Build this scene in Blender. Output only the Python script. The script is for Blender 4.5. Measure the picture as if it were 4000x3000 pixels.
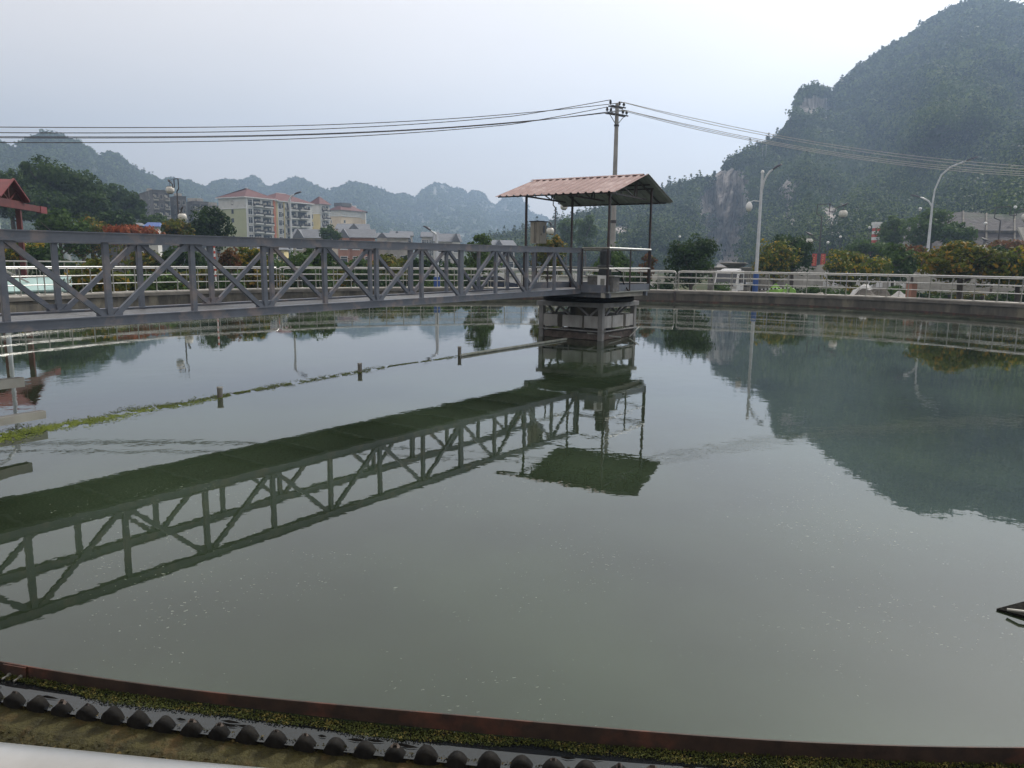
import bpy, math, random
import numpy as np
from mathutils import Vector, Matrix
PI = math.pi
for o in list(bpy.data.objects): bpy.data.objects.remove(o)
S = bpy.context.scene
COL = S.collection

# ------------------------------------------------------------------ camera
H = 2.1                                   # lens height above the water
FPX = 2934.6                              # focal length in pixels of the 4000 px wide photograph
PITCH, ROLL = math.radians(9.268), 0.0117
Fv = Vector((0, math.cos(PITCH), -math.sin(PITCH)))
R0 = Vector((1, 0, 0)); U0 = R0.cross(Fv)
cr, sr = math.cos(ROLL), math.sin(ROLL)
Rv = cr*R0 + sr*U0; Uv = -sr*R0 + cr*U0
cam = bpy.data.cameras.new('camera'); co = bpy.data.objects.new('camera', cam); COL.objects.link(co)
cam.sensor_width = 36; cam.lens = 36*FPX/4000; cam.clip_start = 0.05; cam.clip_end = 9000
m = Matrix((Rv, Uv, -Fv)).transposed().to_4x4(); m.translation = (0, 0, H)
co.matrix_world = m
S.camera = co

# ------------------------------------------------------------------ sky and sun
SUN_AZ, SUN_EL = math.radians(42), math.radians(40)     # azimuth measured from +Y towards +X
w = bpy.data.worlds.new('World'); S.world = w; w.use_nodes = True
nt = w.node_tree; nt.nodes.clear()
sky = nt.nodes.new('ShaderNodeTexSky'); sky.sky_type = 'NISHITA'; sky.sun_disc = False
sky.sun_elevation = SUN_EL; sky.sun_rotation = SUN_AZ
sky.air_density = 1.0; sky.dust_density = 6.0; sky.ozone_density = 1.0; sky.altitude = 300
hs = nt.nodes.new('ShaderNodeHueSaturation'); hs.inputs['Saturation'].default_value = 0.18
# a thin even veil of high cloud mixed into the sky
mx = nt.nodes.new('ShaderNodeMix'); mx.data_type = 'RGBA'; mx.inputs[0].default_value = 0.72
mx.inputs[7].default_value = (6.9, 6.05, 5.35, 1)
bg = nt.nodes.new('ShaderNodeBackground'); bg.inputs['Strength'].default_value = 0.10
ow = nt.nodes.new('ShaderNodeOutputWorld')
nt.links.new(sky.outputs[0], hs.inputs['Color']); nt.links.new(hs.outputs[0], mx.inputs[6])
tcw = nt.nodes.new('ShaderNodeTexCoord'); mpw = nt.nodes.new('ShaderNodeMapping'); mpw.inputs['Scale'].default_value = (1, 1, 4); nzw = nt.nodes.new('ShaderNodeTexNoise')
nzw.inputs['Scale'].default_value = 2.2; nzw.inputs['Detail'].default_value = 5; rgw = nt.nodes.new('ShaderNodeMapRange'); rgw.inputs[1].default_value = .3; rgw.inputs[2].default_value = .7
rgw.inputs[3].default_value = .96; rgw.inputs[4].default_value = 1.05; mlw = nt.nodes.new('ShaderNodeVectorMath'); mlw.operation = 'SCALE'
nt.links.new(tcw.outputs['Generated'], mpw.inputs[0]); nt.links.new(mpw.outputs[0], nzw.inputs['Vector']); nt.links.new(nzw.outputs[0], rgw.inputs[0])
nt.links.new(mx.outputs[2], mlw.inputs[0]); nt.links.new(rgw.outputs[0], mlw.inputs['Scale']); nt.links.new(mlw.outputs[0], bg.inputs[0]); nt.links.new(bg.outputs[0], ow.inputs[0])
sl = bpy.data.lights.new('sun', 'SUN'); sl.energy = 2.0; sl.angle = math.radians(4); sl.color = (1, .95, .87)
so = bpy.data.objects.new('sun', sl); COL.objects.link(so)
sd = Vector((math.sin(SUN_AZ)*math.cos(SUN_EL), math.cos(SUN_AZ)*math.cos(SUN_EL), math.sin(SUN_EL)))
so.rotation_euler = sd.to_track_quat('Z', 'Y').to_euler(); so.location = (40, 40, 60)
S.view_settings.view_transform = 'Standard'; S.view_settings.look = 'None'
S.view_settings.exposure = 1.04; S.view_settings.gamma = 1
S.render.engine = 'CYCLES'
S.cycles.volume_bounces = 0; S.cycles.max_bounces = 6

# ------------------------------------------------------------------ where things stand: photo pixel -> place
def ray(px, py):
    px, py = float(px), float(py)
    return ((px-2000)/FPX)*Rv + ((1500-py)/FPX)*Uv + Fv
def at(px, py, d):
    """the point seen at a pixel, d metres away over the ground"""
    r = ray(px, py); k = d/math.hypot(r.x, r.y)
    return Vector((r.x*k, r.y*k, H + r.z*k))
def on(px, py, z=0.0):
    """the point seen at a pixel on the level z"""
    r = ray(px, py); k = (z-H)/r.z
    return Vector((r.x*k, r.y*k, z))
def horizon(px):
    return 1500 - FPX*math.tan(PITCH) + math.tan(ROLL)*(px-2000)
def azi(px, py=1000):
    r = ray(px, py); return Vector((r.x, r.y, 0)).normalized()
def along(P, u, px, py=1000):
    """how far from P in direction u the pixel column px is met"""
    a = azi(px, py); den = u.x*a.y - u.y*a.x
    return (P.y*a.x - P.x*a.y)/den
def V(*a): return Vector(a)

# ------------------------------------------------------------------ mesh helpers
class MB:
    def __init__(s): s.v = []; s.f = []; s.smooth = []; s.mi = []; s.cur = 0
    def add(s, vs, fs, smooth=False):
        n = len(s.v); s.v += [tuple(a) for a in vs]
        for f in fs: s.f.append(tuple(i+n for i in f)); s.smooth.append(smooth); s.mi.append(s.cur)
        return s
    def box(s, c, sz, rz=0.0):
        x, y, z = sz[0]/2, sz[1]/2, sz[2]/2; c = Vector(c); cs, sn = math.cos(rz), math.sin(rz)
        vs = []
        for a in (-x, x):
            for b in (-y, y):
                for d in (-z, z): vs.append((c.x+a*cs-b*sn, c.y+a*sn+b*cs, c.z+d))
        return s.add(vs, [(0,1,3,2),(4,6,7,5),(0,4,5,1),(2,3,7,6),(0,2,6,4),(1,5,7,3)])
    def beam(s, p, q, wd, ht, up=(0,0,1)):
        p, q = Vector(p), Vector(q); d = (q-p).normalized(); up = Vector(up)
        sx = d.cross(up)
        if sx.length < 1e-4: sx = Vector((1,0,0))
        sx.normalize(); uy = sx.cross(d)
        vs = []
        for e in (p, q):
            for a, b in ((-1,-1),(1,-1),(1,1),(-1,1)): vs.append(e + sx*(a*wd/2) + uy*(b*ht/2))
        return s.add(vs, [(0,1,2,3),(7,6,5,4),(0,4,5,1),(1,5,6,2),(2,6,7,3),(3,7,4,0)])
    def tube(s, pts, r, n=10, cap=True):
        pts = [Vector(p) for p in pts]; N = len(pts); rs = r if isinstance(r, (list, tuple)) else [r]*N
        vs = []; prev = None
        for i, p in enumerate(pts):
            t = (pts[min(i+1, N-1)] - pts[max(i-1, 0)]).normalized()
            if prev is None:
                a = t.cross(Vector((0,0,1)))
                if a.length < 1e-3: a = t.cross(Vector((1,0,0)))
            else: a = prev - t*prev.dot(t)
            a.normalize(); prev = a; b = t.cross(a)
            for k in range(n):
                an = 2*PI*k/n; vs.append(p + (a*math.cos(an) + b*math.sin(an))*rs[i])
        fs = [(i*n+k, i*n+(k+1) % n, (i+1)*n+(k+1) % n, (i+1)*n+k) for i in range(N-1) for k in range(n)]
        s.add(vs, fs, True)
        if cap:
            s.add([vs[k] for k in range(n)], [tuple(range(n))[::-1]]); s.add(vs[-n:], [tuple(range(n))])
        return s
    def lathe(s, c, prof, n=20):
        c = Vector(c); vs = []
        for r, z in prof:
            for k in range(n): a = 2*PI*k/n; vs.append((c.x+r*math.cos(a), c.y+r*math.sin(a), c.z+z))
        fs = [(i*n+k, i*n+(k+1) % n, (i+1)*n+(k+1) % n, (i+1)*n+k) for i in range(len(prof)-1) for k in range(n)]
        return s.add(vs, fs, True)
    def prism(s, poly, p0, ext):
        """poly = list of 3D points (one plane), pushed by ext"""
        a = [Vector(p)+Vector(p0) for p in poly]; b = [p+Vector(ext) for p in a]; n = len(a)
        return s.add(a+b, [tuple(range(n))[::-1], tuple(range(n, 2*n))] + [(i, (i+1) % n, n+(i+1) % n, n+i) for i in range(n)])
    def build(s, name, mat, parent=None, org=(0,0,0)):
        me = bpy.data.meshes.new(name); o = Vector(org)
        me.from_pydata([(a[0]-o.x, a[1]-o.y, a[2]-o.z) for a in s.v], [], s.f); me.update()
        me.polygons.foreach_set('use_smooth', s.smooth)
        mats = mat if isinstance(mat, (list, tuple)) else [mat]
        for mm in mats: me.materials.append(mm)
        if len(mats) > 1: me.polygons.foreach_set('material_index', s.mi)
        ob = bpy.data.objects.new(name, me); COL.objects.link(ob); ob.parent = parent
        return ob
def npmesh(name, verts, faces, mat, parent=None, smooth=False):
    """fast mesh of equal-sized faces"""
    verts = np.asarray(verts, np.float32); faces = np.asarray(faces, np.int32)
    me = bpy.data.meshes.new(name); k = faces.shape[1]; nf = len(faces)
    me.vertices.add(len(verts)); me.vertices.foreach_set('co', verts.ravel())
    me.loops.add(nf*k); me.loops.foreach_set('vertex_index', faces.ravel())
    me.polygons.add(nf); me.polygons.foreach_set('loop_start', np.arange(0, nf*k, k, dtype=np.int32))
    me.polygons.foreach_set('loop_total', np.full(nf, k, np.int32))
    if smooth: me.polygons.foreach_set('use_smooth', np.ones(nf, bool))
    me.update(); me.validate()
    me.materials.append(mat)
    ob = bpy.data.objects.new(name, me); COL.objects.link(ob); ob.parent = parent
    return ob
def tag(o, label=None, cat=None, group=None, kind=None):
    if label: o['label'] = label
    if cat: o['category'] = cat
    if group: o['group'] = group
    if kind: o['kind'] = kind
    return o
def thing(name, label, cat, loc=(0,0,0), rz=0.0, group=None):
    o = bpy.data.objects.new(name, None); COL.objects.link(o); o.empty_display_size = .2
    o.location = loc; o.rotation_euler = (0, 0, rz)
    return tag(o, label, cat, group)
def copy_tree(o, parent=None):
    c = o.copy(); COL.objects.link(c); c.parent = parent
    for ch in list(o.children): copy_tree(ch, c)
    return c
def dup(o, loc, rz, label, group=None, sc=None):
    c = copy_tree(o); c.location = loc; c.rotation_euler = (0, 0, rz); c['label'] = label
    if group: c['group'] = group
    if sc: c.scale = sc
    return c

# ------------------------------------------------------------------ materials
def P(name, c1, c2=None, scale=3.0, rough=.6, metal=0.0, bump=0.0, bscale=None, stretch=(1,1,1), spec=.5, c3=None, s3=.4, detail=6, contrast=(.35,.65), coords='pos', ior=None):
    mt = bpy.data.materials.new(name); mt.use_nodes = True; n = mt.node_tree; b = n.nodes['Principled BSDF']
    b.inputs['Roughness'].default_value = rough; b.inputs['Metallic'].default_value = metal
    b.inputs['Specular IOR Level'].default_value = spec
    if ior: b.inputs['IOR'].default_value = ior
    if coords == 'pos': g = n.nodes.new('ShaderNodeNewGeometry'); src = g.outputs['Position']
    else: g = n.nodes.new('ShaderNodeTexCoord'); src = g.outputs['Object']
    mp = n.nodes.new('ShaderNodeMapping'); mp.inputs['Scale'].default_value = stretch; n.links.new(src, mp.inputs[0])
    if c2 is None: c2 = tuple(x*.78 for x in c1)
    def noise(sc, d=detail):
        t = n.nodes.new('ShaderNodeTexNoise'); t.inputs['Scale'].default_value = sc; t.inputs['Detail'].default_value = d
        t.inputs['Roughness'].default_value = .6; n.links.new(mp.outputs[0], t.inputs['Vector']); return t
    t = noise(scale); rp = n.nodes.new('ShaderNodeMapRange'); rp.inputs[1].default_value, rp.inputs[2].default_value = contrast
    n.links.new(t.outputs[0], rp.inputs[0])
    mx = n.nodes.new('ShaderNodeMix'); mx.data_type = 'RGBA'; mx.inputs[6].default_value = (*c1, 1); mx.inputs[7].default_value = (*c2, 1)
    n.links.new(rp.outputs[0], mx.inputs[0]); out = mx.outputs[2]
    if c3:
        t3 = noise(s3); r3 = n.nodes.new('ShaderNodeMapRange'); r3.inputs[1].default_value, r3.inputs[2].default_value = .52, .66
        n.links.new(t3.outputs[0], r3.inputs[0])
        m3 = n.nodes.new('ShaderNodeMix'); m3.data_type = 'RGBA'; m3.inputs[7].default_value = (*c3, 1)
        n.links.new(r3.outputs[0], m3.inputs[0]); n.links.new(out, m3.inputs[6]); out = m3.outputs[2]
    n.links.new(out, b.inputs['Base Color'])
    if bump:
        tb = noise(bscale or scale*3); bp = n.nodes.new('ShaderNodeBump'); bp.inputs['Distance'].default_value = bump
        n.links.new(tb.outputs[0], bp.inputs['Height']); n.links.new(bp.outputs[0], b.inputs['Normal'])
    return mt
def leafmat(name, c1, c2, c3=None, k3=.15, nscale=.6, trans=.35, n2=None):
    """leaves: each leaf its own tint, clumps of two tints, some leaves of a third colour"""
    mt = bpy.data.materials.new(name); mt.use_nodes = True; n = mt.node_tree; b = n.nodes['Principled BSDF']
    b.inputs['Roughness'].default_value = .65; b.inputs['Specular IOR Level'].default_value = .12
    g = n.nodes.new('ShaderNodeNewGeometry')
    t = n.nodes.new('ShaderNodeTexNoise'); t.inputs['Scale'].default_value = nscale; t.inputs['Detail'].default_value = 3
    n.links.new(g.outputs['Position'], t.inputs['Vector'])
    ad = n.nodes.new('ShaderNodeMath'); ad.operation = 'MULTIPLY_ADD'; ad.inputs[1].default_value = .45; 
    n.links.new(g.outputs['Random Per Island'], ad.inputs[0]); n.links.new(t.outputs[0], ad.inputs[2])
    if n2:
        tt = n.nodes.new('ShaderNodeTexNoise'); tt.inputs['Scale'].default_value = n2; tt.inputs['Detail'].default_value = 4; n.links.new(g.outputs['Position'], tt.inputs['Vector'])
        a2 = n.nodes.new('ShaderNodeMath'); a2.operation = 'MULTIPLY_ADD'; a2.inputs[1].default_value = 1.5; a2.inputs[2].default_value = -.75
        n.links.new(tt.outputs[0], a2.inputs[0]); a3_ = n.nodes.new('ShaderNodeMath'); a3_.operation = 'ADD'; n.links.new(t.outputs[0], a3_.inputs[0]); n.links.new(a2.outputs[0], a3_.inputs[1])
        n.links.new(a3_.outputs[0], ad.inputs[2])
    rp = n.nodes.new('ShaderNodeMapRange'); rp.inputs[1].default_value = .5; rp.inputs[2].default_value = 1.0; n.links.new(ad.outputs[0], rp.inputs[0])
    mx = n.nodes.new('ShaderNodeMix'); mx.data_type = 'RGBA'; mx.inputs[6].default_value = (*c1, 1); mx.inputs[7].default_value = (*c2, 1)
    n.links.new(rp.outputs[0], mx.inputs[0]); out = mx.outputs[2]
    if c3:
        t3 = n.nodes.new('ShaderNodeTexNoise'); t3.inputs['Scale'].default_value = nscale*1.7; n.links.new(g.outputs['Position'], t3.inputs['Vector'])
        a3 = n.nodes.new('ShaderNodeMath'); a3.operation = 'MULTIPLY_ADD'; a3.inputs[1].default_value = .35
        n.links.new(g.outputs['Random Per Island'], a3.inputs[0]); n.links.new(t3.outputs[0], a3.inputs[2])
        r3 = n.nodes.new('ShaderNodeMapRange'); r3.inputs[1].default_value = .86-k3; r3.inputs[2].default_value = .96-k3; n.links.new(a3.outputs[0], r3.inputs[0])
        m3 = n.nodes.new('ShaderNodeMix'); m3.data_type = 'RGBA'; m3.inputs[7].default_value = (*c3, 1)
        n.links.new(r3.outputs[0], m3.inputs[0]); n.links.new(out, m3.inputs[6]); out = m3.outputs[2]
    n.links.new(out, b.inputs['Base Color'])
    tr = n.nodes.new('ShaderNodeBsdfTranslucent'); n.links.new(out, tr.inputs[0])
    ms = n.nodes.new('ShaderNodeMixShader'); ms.inputs[0].default_value = trans
    n.links.new(b.outputs[0], ms.inputs[1]); n.links.new(tr.outputs[0], ms.inputs[2])
    n.links.new(ms.outputs[0], n.nodes['Material Output'].inputs[0])
    return mt
M = dict(
    steel_paint=P('grey_blue_painted_steel', (.115,.130,.158), (.09,.103,.127), 5, .42, .0, .0008, 60, c3=(.185,.165,.165), s3=3.6),
    dark_steel=P('dark_painted_steel', (.03,.032,.038), (.05,.035,.03), 4, .5),
    post_paint=P('brown_black_paint', (.022,.017,.017), (.045,.024,.02), 6, .5),
    inox=P('stainless_steel', (.54,.54,.52), (.43,.43,.41), 9, .32, .85),
    inox_dull=P('dull_stainless_steel', (.34,.34,.31), (.26,.26,.23), 9, .42, .7),
    concrete=P('weathered_concrete', (.23,.215,.185), (.12,.11,.095), 1.3, .9, 0, .006, 12, c3=(.075,.07,.06), s3=.5),
    wallconc=P('stained_tank_concrete', (.115,.105,.085), (.05,.047,.04), 1.2, .9, 0, .01, 9, stretch=(1.6,1.6,.5), c3=(.17,.155,.115), s3=.8),
    coping=P('grey_coping_concrete', (.17,.16,.14), (.09,.085,.075), 1.6, .88, 0, .006, 14),
    coping_top=P('pale_coping_top', (.42,.40,.36), (.27,.26,.23), 2.4, .85, 0, .004, 14),
    pale_conc=P('pale_concrete', (.42,.41,.37), (.30,.29,.26), 1.7, .85, 0, .003, 12),
    pierconc=P('pier_concrete', (.27,.27,.27), (.16,.16,.155), 2.2, .85, 0, .006, 15, stretch=(1,1,.5)),
    pierpanel=P('pier_panel_concrete', (.44,.44,.43), (.28,.275,.26), 2.0, .85, 0, .004, 15, stretch=(1.5,1.5,.6)),
    rust=P('rusty_iron', (.046,.027,.019), (.022,.014,.011), 14, .7, .1, .002, 60, c3=(.10,.038,.024), s3=4),
    rustpale=P('rust_on_concrete', (.15,.12,.10), (.055,.045,.04), 5, .85, 0, .006, 30),
    moss=P('wet_moss', (.060,.054,.018), (.024,.022,.008), 16, .6, 0, .02, 50, c3=(.075,.050,.018), s3=7, spec=.2),
    black=P('black_wet_plastic', (.004,.004,.004), (.012,.011,.009), 20, .8, 0, .004, 40, spec=.15),
    white_paint=P('white_paint', (.74,.75,.75), (.62,.63,.62), 3, .35),
    white_pipe=P('dirty_white_pipe', (.44,.46,.42), (.27,.29,.22), 7, .45),
    blue_paint=P('blue_paint', (.03,.09,.32), (.025,.07,.24), 4, .4),
    lamp_white=P('lamp_post_white', (.56,.59,.62), (.44,.47,.50), 2, .4),
    lamp_dark=P('dark_lamp_paint', (.03,.028,.03), (.05,.035,.03), 6, .5),
    lamp_head=P('grey_lamp_head', (.06,.07,.10), (.09,.09,.11), 6, .35),
    globe=P('dusty_globe', (.68,.66,.60), (.50,.48,.42), 5, .45),
    banner=P('red_banner', (.50,.06,.03), (.40,.045,.03), 4, .7),
    gold=P('gold_print', (.75,.40,.12), (.65,.33,.10), 4, .6),
    red_paint=P('red_oxide_paint', (.115,.018,.014), (.07,.014,.012), 2, .5),
    red_roof=P('red_sheet_roof', (.17,.022,.022), (.12,.018,.018), 2, .45),
    pink_roof=P('faded_red_sheet', (.31,.215,.203), (.235,.16,.15), 2.2, .68, .0, .001, 30, spec=.2, c3=(.37,.285,.27), s3=1.6),
    underside=P('roof_underside', (.30,.32,.31), (.22,.235,.23), 3, .6),
    wire_grey=P('grey_wire', (.40,.40,.38), (.30,.30,.29), 3, .7),
    teal=P('pale_teal_paint', (.40,.56,.53), (.33,.48,.46), 1.5, .6),
    cabinet=P('beige_cabinet', (.34,.32,.27), (.25,.23,.19), 2.5, .5),
    glass=P('window_glass', (.035,.04,.045), (.06,.065,.07), 1.3, .12, 0),
    grating=None,
    green_wall=P('green_render', (.44,.46,.27), (.40,.42,.245), .5, .85),
    yellow_wall=P('yellow_render', (.62,.52,.25), (.55,.46,.22), .5, .85),
    peach_wall=P('peach_render', (.66,.54,.38), (.60,.49,.35), .5, .85),
    white_wall=P('white_render', (.60,.60,.57), (.50,.50,.47), .6, .85),
    grey_old=P('old_grey_wall', (.13,.125,.125), (.075,.073,.075), .35, .9, c3=(.20,.19,.18), s3=.2),
    oldpale=P('old_pale_wall', (.44,.42,.38), (.27,.26,.23), .5, .9),
    brick_pink=P('pink_brick', (.40,.20,.14), (.33,.17,.12), 1.2, .85),
    beige_wall=P('beige_render', (.46,.41,.34), (.38,.34,.28), .5, .85),
    tile_red=P('red_roof_tiles', (.115,.030,.026), (.085,.025,.022), 1.4, .75),
    tile_grey=P('grey_roof_tiles', (.14,.15,.17), (.10,.11,.125), 1.2, .7),
    orange=P('orange_stripe', (.50,.16,.06), (.42,.13,.05), 1, .7),
    rail_dark=P('dark_balcony', (.05,.05,.05), (.10,.09,.08), 1.2, .7),
    bark=P('bark', (.10,.08,.06), (.055,.045,.035), 6, .9, 0, .01, 30),
    pole_conc=P('pole_concrete', (.34,.33,.32), (.24,.235,.22), 1.2, .85),
    grass=P('grass_ground', (.055,.065,.028), (.035,.045,.02), .3, .95, 0, .03, 4, c3=(.10,.085,.055), s3=.1, spec=.05),
    road=P('asphalt', (.055,.055,.055), (.04,.04,.04), 2, .9),
    tarp=P('white_tarp', (.68,.68,.67), (.48,.48,.47), 1.6, .6, 0, .03, 6),
    lime=P('lime_cover', (.16,.34,.03), (.12,.26,.03), 1.5, .6),
    tyre=P('tyre', (.02,.02,.02), (.03,.03,.03), 5, .8),
    car_dark=P('dark_blue_car_paint', (.02,.03,.06), (.025,.035,.06), 1, .25),
    algae=P('yellow_green_algae', (.19,.25,.035), (.10,.14,.025), 6, .75, 0, .01, 30),
    stonewall=P('stone_revetment', (.050,.044,.046), (.028,.025,.028), .35, .9, 0, .25, 1.2, c3=(.025,.04,.018), s3=.12),
    motor=P('grey_motor', (.07,.08,.085), (.045,.05,.055), 5, .5),
)
LEAF = dict(
    dark=leafmat('dark_leaves', (.016,.036,.012), (.044,.084,.020), nscale=.9),
    mid=leafmat('mid_leaves', (.028,.060,.014), (.075,.130,.026), nscale=.9),
    olive=leafmat('olive_leaves', (.050,.070,.010), (.130,.140,.018), (.26,.16,.02), .10, nscale=.8),
    yellow=leafmat('yellowing_leaves', (.050,.078,.010), (.135,.165,.020), (.34,.24,.025), .12, nscale=.9),
    orange=leafmat('orange_leaves', (.11,.055,.022), (.20,.09,.035), (.06,.07,.02), .12, nscale=.8),
    red=leafmat('red_leaves', (.20,.055,.025), (.32,.10,.045), (.10,.07,.03), .08, nscale=.8),
    light=leafmat('light_leaves', (.050,.092,.026), (.100,.160,.045), nscale=.5),
    big=leafmat('big_tree_leaves', (.018,.040,.012), (.060,.104,.022), nscale=.16),
    forest=leafmat('forest_leaves', (.016,.036,.014), (.058,.100,.026), (.10,.145,.034), .14, nscale=.05, trans=.25, n2=.009),
)
# ------------------------------------------------------------------ terrain helpers
def vnoise(x, y, seed=0):
    xi = np.floor(x).astype(int); yi = np.floor(y).astype(int); fx = x-xi; fy = y-yi
    fx = fx*fx*(3-2*fx); fy = fy*fy*(3-2*fy)
    def h(a, b):
        n = (a*374761393 + b*668265263 + seed*1442695041) & 0x7fffffff
        n = ((n ^ (n >> 13))*1274126177) & 0x7fffffff
        return ((n ^ (n >> 16)) & 0xffff)/65535.0
    return (h(xi, yi)*(1-fx)+h(xi+1, yi)*fx)*(1-fy)+(h(xi, yi+1)*(1-fx)+h(xi+1, yi+1)*fx)*fy
def fbm(x, y, o=4, seed=0):
    s = 0; a = .5
    for i in range(o): s = s + a*vnoise(x*2**i, y*2**i, seed+i); a *= .5
    return s
def at_np(px, py, d):
    px = np.asarray(px, float); py = np.asarray(py, float)
    a = ((px-2000)/FPX)[..., None]*np.array(Rv) + ((1500-py)/FPX)[..., None]*np.array(Uv) + np.array(Fv)
    k = d/np.hypot(a[..., 0], a[..., 1])
    p = a*k[..., None]; p[..., 2] += H
    return p
def leaves(rng, cen, rad, nor_bias, size, up=.0):
    """cen (N,3) leaf positions, nor (N,3) outward directions -> quads"""
    N = len(cen)
    n = rad + rng.normal(size=(N, 3))*nor_bias; n /= np.linalg.norm(n, axis=1)[:, None]+1e-9
    t = np.cross(n, rng.normal(size=(N, 3))); t /= np.linalg.norm(t, axis=1)[:, None]+1e-9
    b = np.cross(n, t)
    s = size*(.6+.8*rng.random(N))[:, None]
    v = np.stack([cen-t*s*.5, cen-b*s*.33+n*s*.06, cen+t*s*.5, cen+b*s*.33+n*s*.06], 1).reshape(-1, 3)
    f = np.arange(4*N).reshape(-1, 4)
    return v, f
def crown_points(rng, N, c, rx, ry, rz, clumps, crel=.36, low=.92):
    """leaf positions over many overlapping clumps that together make an uneven crown"""
    d = rng.normal(size=(clumps, 3)); d /= np.linalg.norm(d, axis=1)[:, None]
    d[:, 2] = np.where(d[:, 2] < -low, -d[:, 2]*.5, d[:, 2])
    rr = (.30+.78*rng.random(clumps)**.6)[:, None]*(1-crel*.7)
    cc = d*rr*np.array([rx, ry, rz])
    cr_ = crel*(.45+1.0*rng.random(clumps))
    k = rng.integers(0, clumps, N)
    e = rng.normal(size=(N, 3)); e /= np.linalg.norm(e, axis=1)[:, None]
    q = (.55+.5*rng.random(N))[:, None]
    p = cc[k] + e*cr_[k][:, None]*q*np.array([rx, ry, min(rx, rz)])
    nrm = e*.7 + p/np.array([rx, ry, rz])*.6
    return p+np.array(c), nrm
def tree(name, label, cat, px, ytop, ybase_z, d, wpx, crown_ypx, leaf, n=2600, size=.26, seed=1, group=None, clumps=38, trunk=True, depth=1.0, crel=.30):
    """a tree whose crown spans wpx pixels about px, from ytop down to crown_ypx, d metres away; stands on level ybase_z"""
    for _ in range(40):
        if (at(px, ytop, d).xy-C0.xy).length < 26.2: d += .25
    rng = np.random.default_rng(seed); mpp = d/FPX/math.cos(math.atan((px-2000)/FPX))
    top = at(px, ytop, d); low = at(px, crown_ypx, d)
    rz_ = (top.z-low.z)/2; rx = wpx*mpp/2; cz = (top.z+low.z)/2
    root = thing(name, label, cat, (top.x, top.y, ybase_z), 0, group)
    c = (0, 0, cz-ybase_z)
    p, nr = crown_points(rng, n, c, rx, rx*depth, rz_, clumps, crel)
    v, f = leaves(rng, p, nr, .55, size)
    npmesh('crown', v, f, leaf, root)
    if trunk:
        t = MB(); hz = cz-ybase_z; r0 = max(.07, rx*.07)
        t.tube([(0, 0, -.3), (r0*.3, 0, hz*.4), (-r0*.3, r0*.2, hz*.8), (0, 0, hz+rz_*.4)], [r0*1.2, r0, r0*.75, r0*.35], 8)
        for k in range(6):
            a = 2*PI*k/6+rng.random(); zz = hz-rz_*(.5-.15*k)
            t.tube([(0, 0, zz-rz_*.35), (math.cos(a)*rx*.4, math.sin(a)*rx*.4, zz), (math.cos(a)*rx*.75, math.sin(a)*rx*.75, zz+rz_*.3)], [r0*.5, r0*.35, r0*.12], 6)
        t.build('trunk', M['bark'], root)
    return root

# ------------------------------------------------------------------ ground
GZ = -0.8
C0 = Vector((1.1273*H, 10.9431*H, 0))         # centre of the round tank
def ring(r0, z0, r1, z1, a0=0, a1=2*PI, n=256):
    m = MB(); vs = []
    for i in range(n+1):
        a = a0+(a1-a0)*i/n
        vs += [(C0.x+r0*math.cos(a), C0.y+r0*math.sin(a), z0), (C0.x+r1*math.cos(a), C0.y+r1*math.sin(a), z1)]
    m.add(vs, [(2*i, 2*i+1, 2*i+3, 2*i+2) for i in range(n)], True); return m
def revolve(prof, a0=0, a1=2*PI, n=256, closed=True, wob=None):
    """prof = list of (r,z) around a section, swept about the tank centre"""
    m = MB(); k = len(prof); vs = []
    for i in range(n+1):
        a = a0+(a1-a0)*i/n; dr, dz = wob(a) if wob else (0, 0)
        for r, z in prof: vs.append((C0.x+(r+dr)*math.cos(a), C0.y+(r+dr)*math.sin(a), z+dz))
    fs = []
    for i in range(n):
        for j in range(k if closed else k-1): fs.append((i*k+j, i*k+(j+1) % k, (i+1)*k+(j+1) % k, (i+1)*k+j))
    m.add(vs, fs); return m
gm = ring(24.6, GZ, 4200, GZ, n=180)
tag(gm.build('ground', M['grass']), 'dark grassy ground round the tank reaching to the hills', kind='structure')
pm = MB()
a1 = at(1500, 1000, 66); 
pp = [at(x, 1000, 60) for x in range(-1500, 5600, 300)]; qq = [at(x, 1000, 78) for x in range(-1500, 5600, 300)]
pm.add([(p.x, p.y, GZ+.02) for p in pp]+[(p.x, p.y, GZ+.02) for p in qq], [(i, i+1, len(pp)+i+1, len(pp)+i) for i in range(len(pp)-1)])
tag(pm.build('road', M['road']), 'asphalt yard road behind the round tank', kind='structure')

# ------------------------------------------------------------------ right mountain
sil = [(1500,1000),(1700,985),(1900,962),(2040,930),(2150,895),(2200,878),(2296,852),(2336,838),(2376,826),(2480,790),(2578,757),(2605,744),(2645,731),(2703,719),(2766,697),(2796,675),(2827,652),(2875,616),(2929,592),(2965,583),(3013,550),(3038,536),(3062,506),(3086,468),(3095,448),(3110,400),(3122,366),(3132,352),(3155,340),(3180,334),(3210,336),(3230,346),(3245,362),(3256,352),(3285,307),(3321,288),(3348,248),(3399,220),(3453,181),(3508,151),(3580,108),(3604,79),(3646,52),(3695,25),(3737,5),(3820,-16),(3900,-14),(3965,5),(4010,14),(4100,-20),(4300,-60),(4600,-40),(4900,60),(5300,300),(5800,600)]
sx_ = np.array([a for a, b in sil], float); sy_ = np.array([b for a, b in sil], float); sy_ += np.interp(sx_, [2500, 3000, 3130, 3300, 3700, 4000], [4, 6, 8, 14, 20, 20])
COLS = np.concatenate([np.arange(1500, 4300, 7.0), np.arange(4300, 5800, 30.0)]); ROWS = 190
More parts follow.
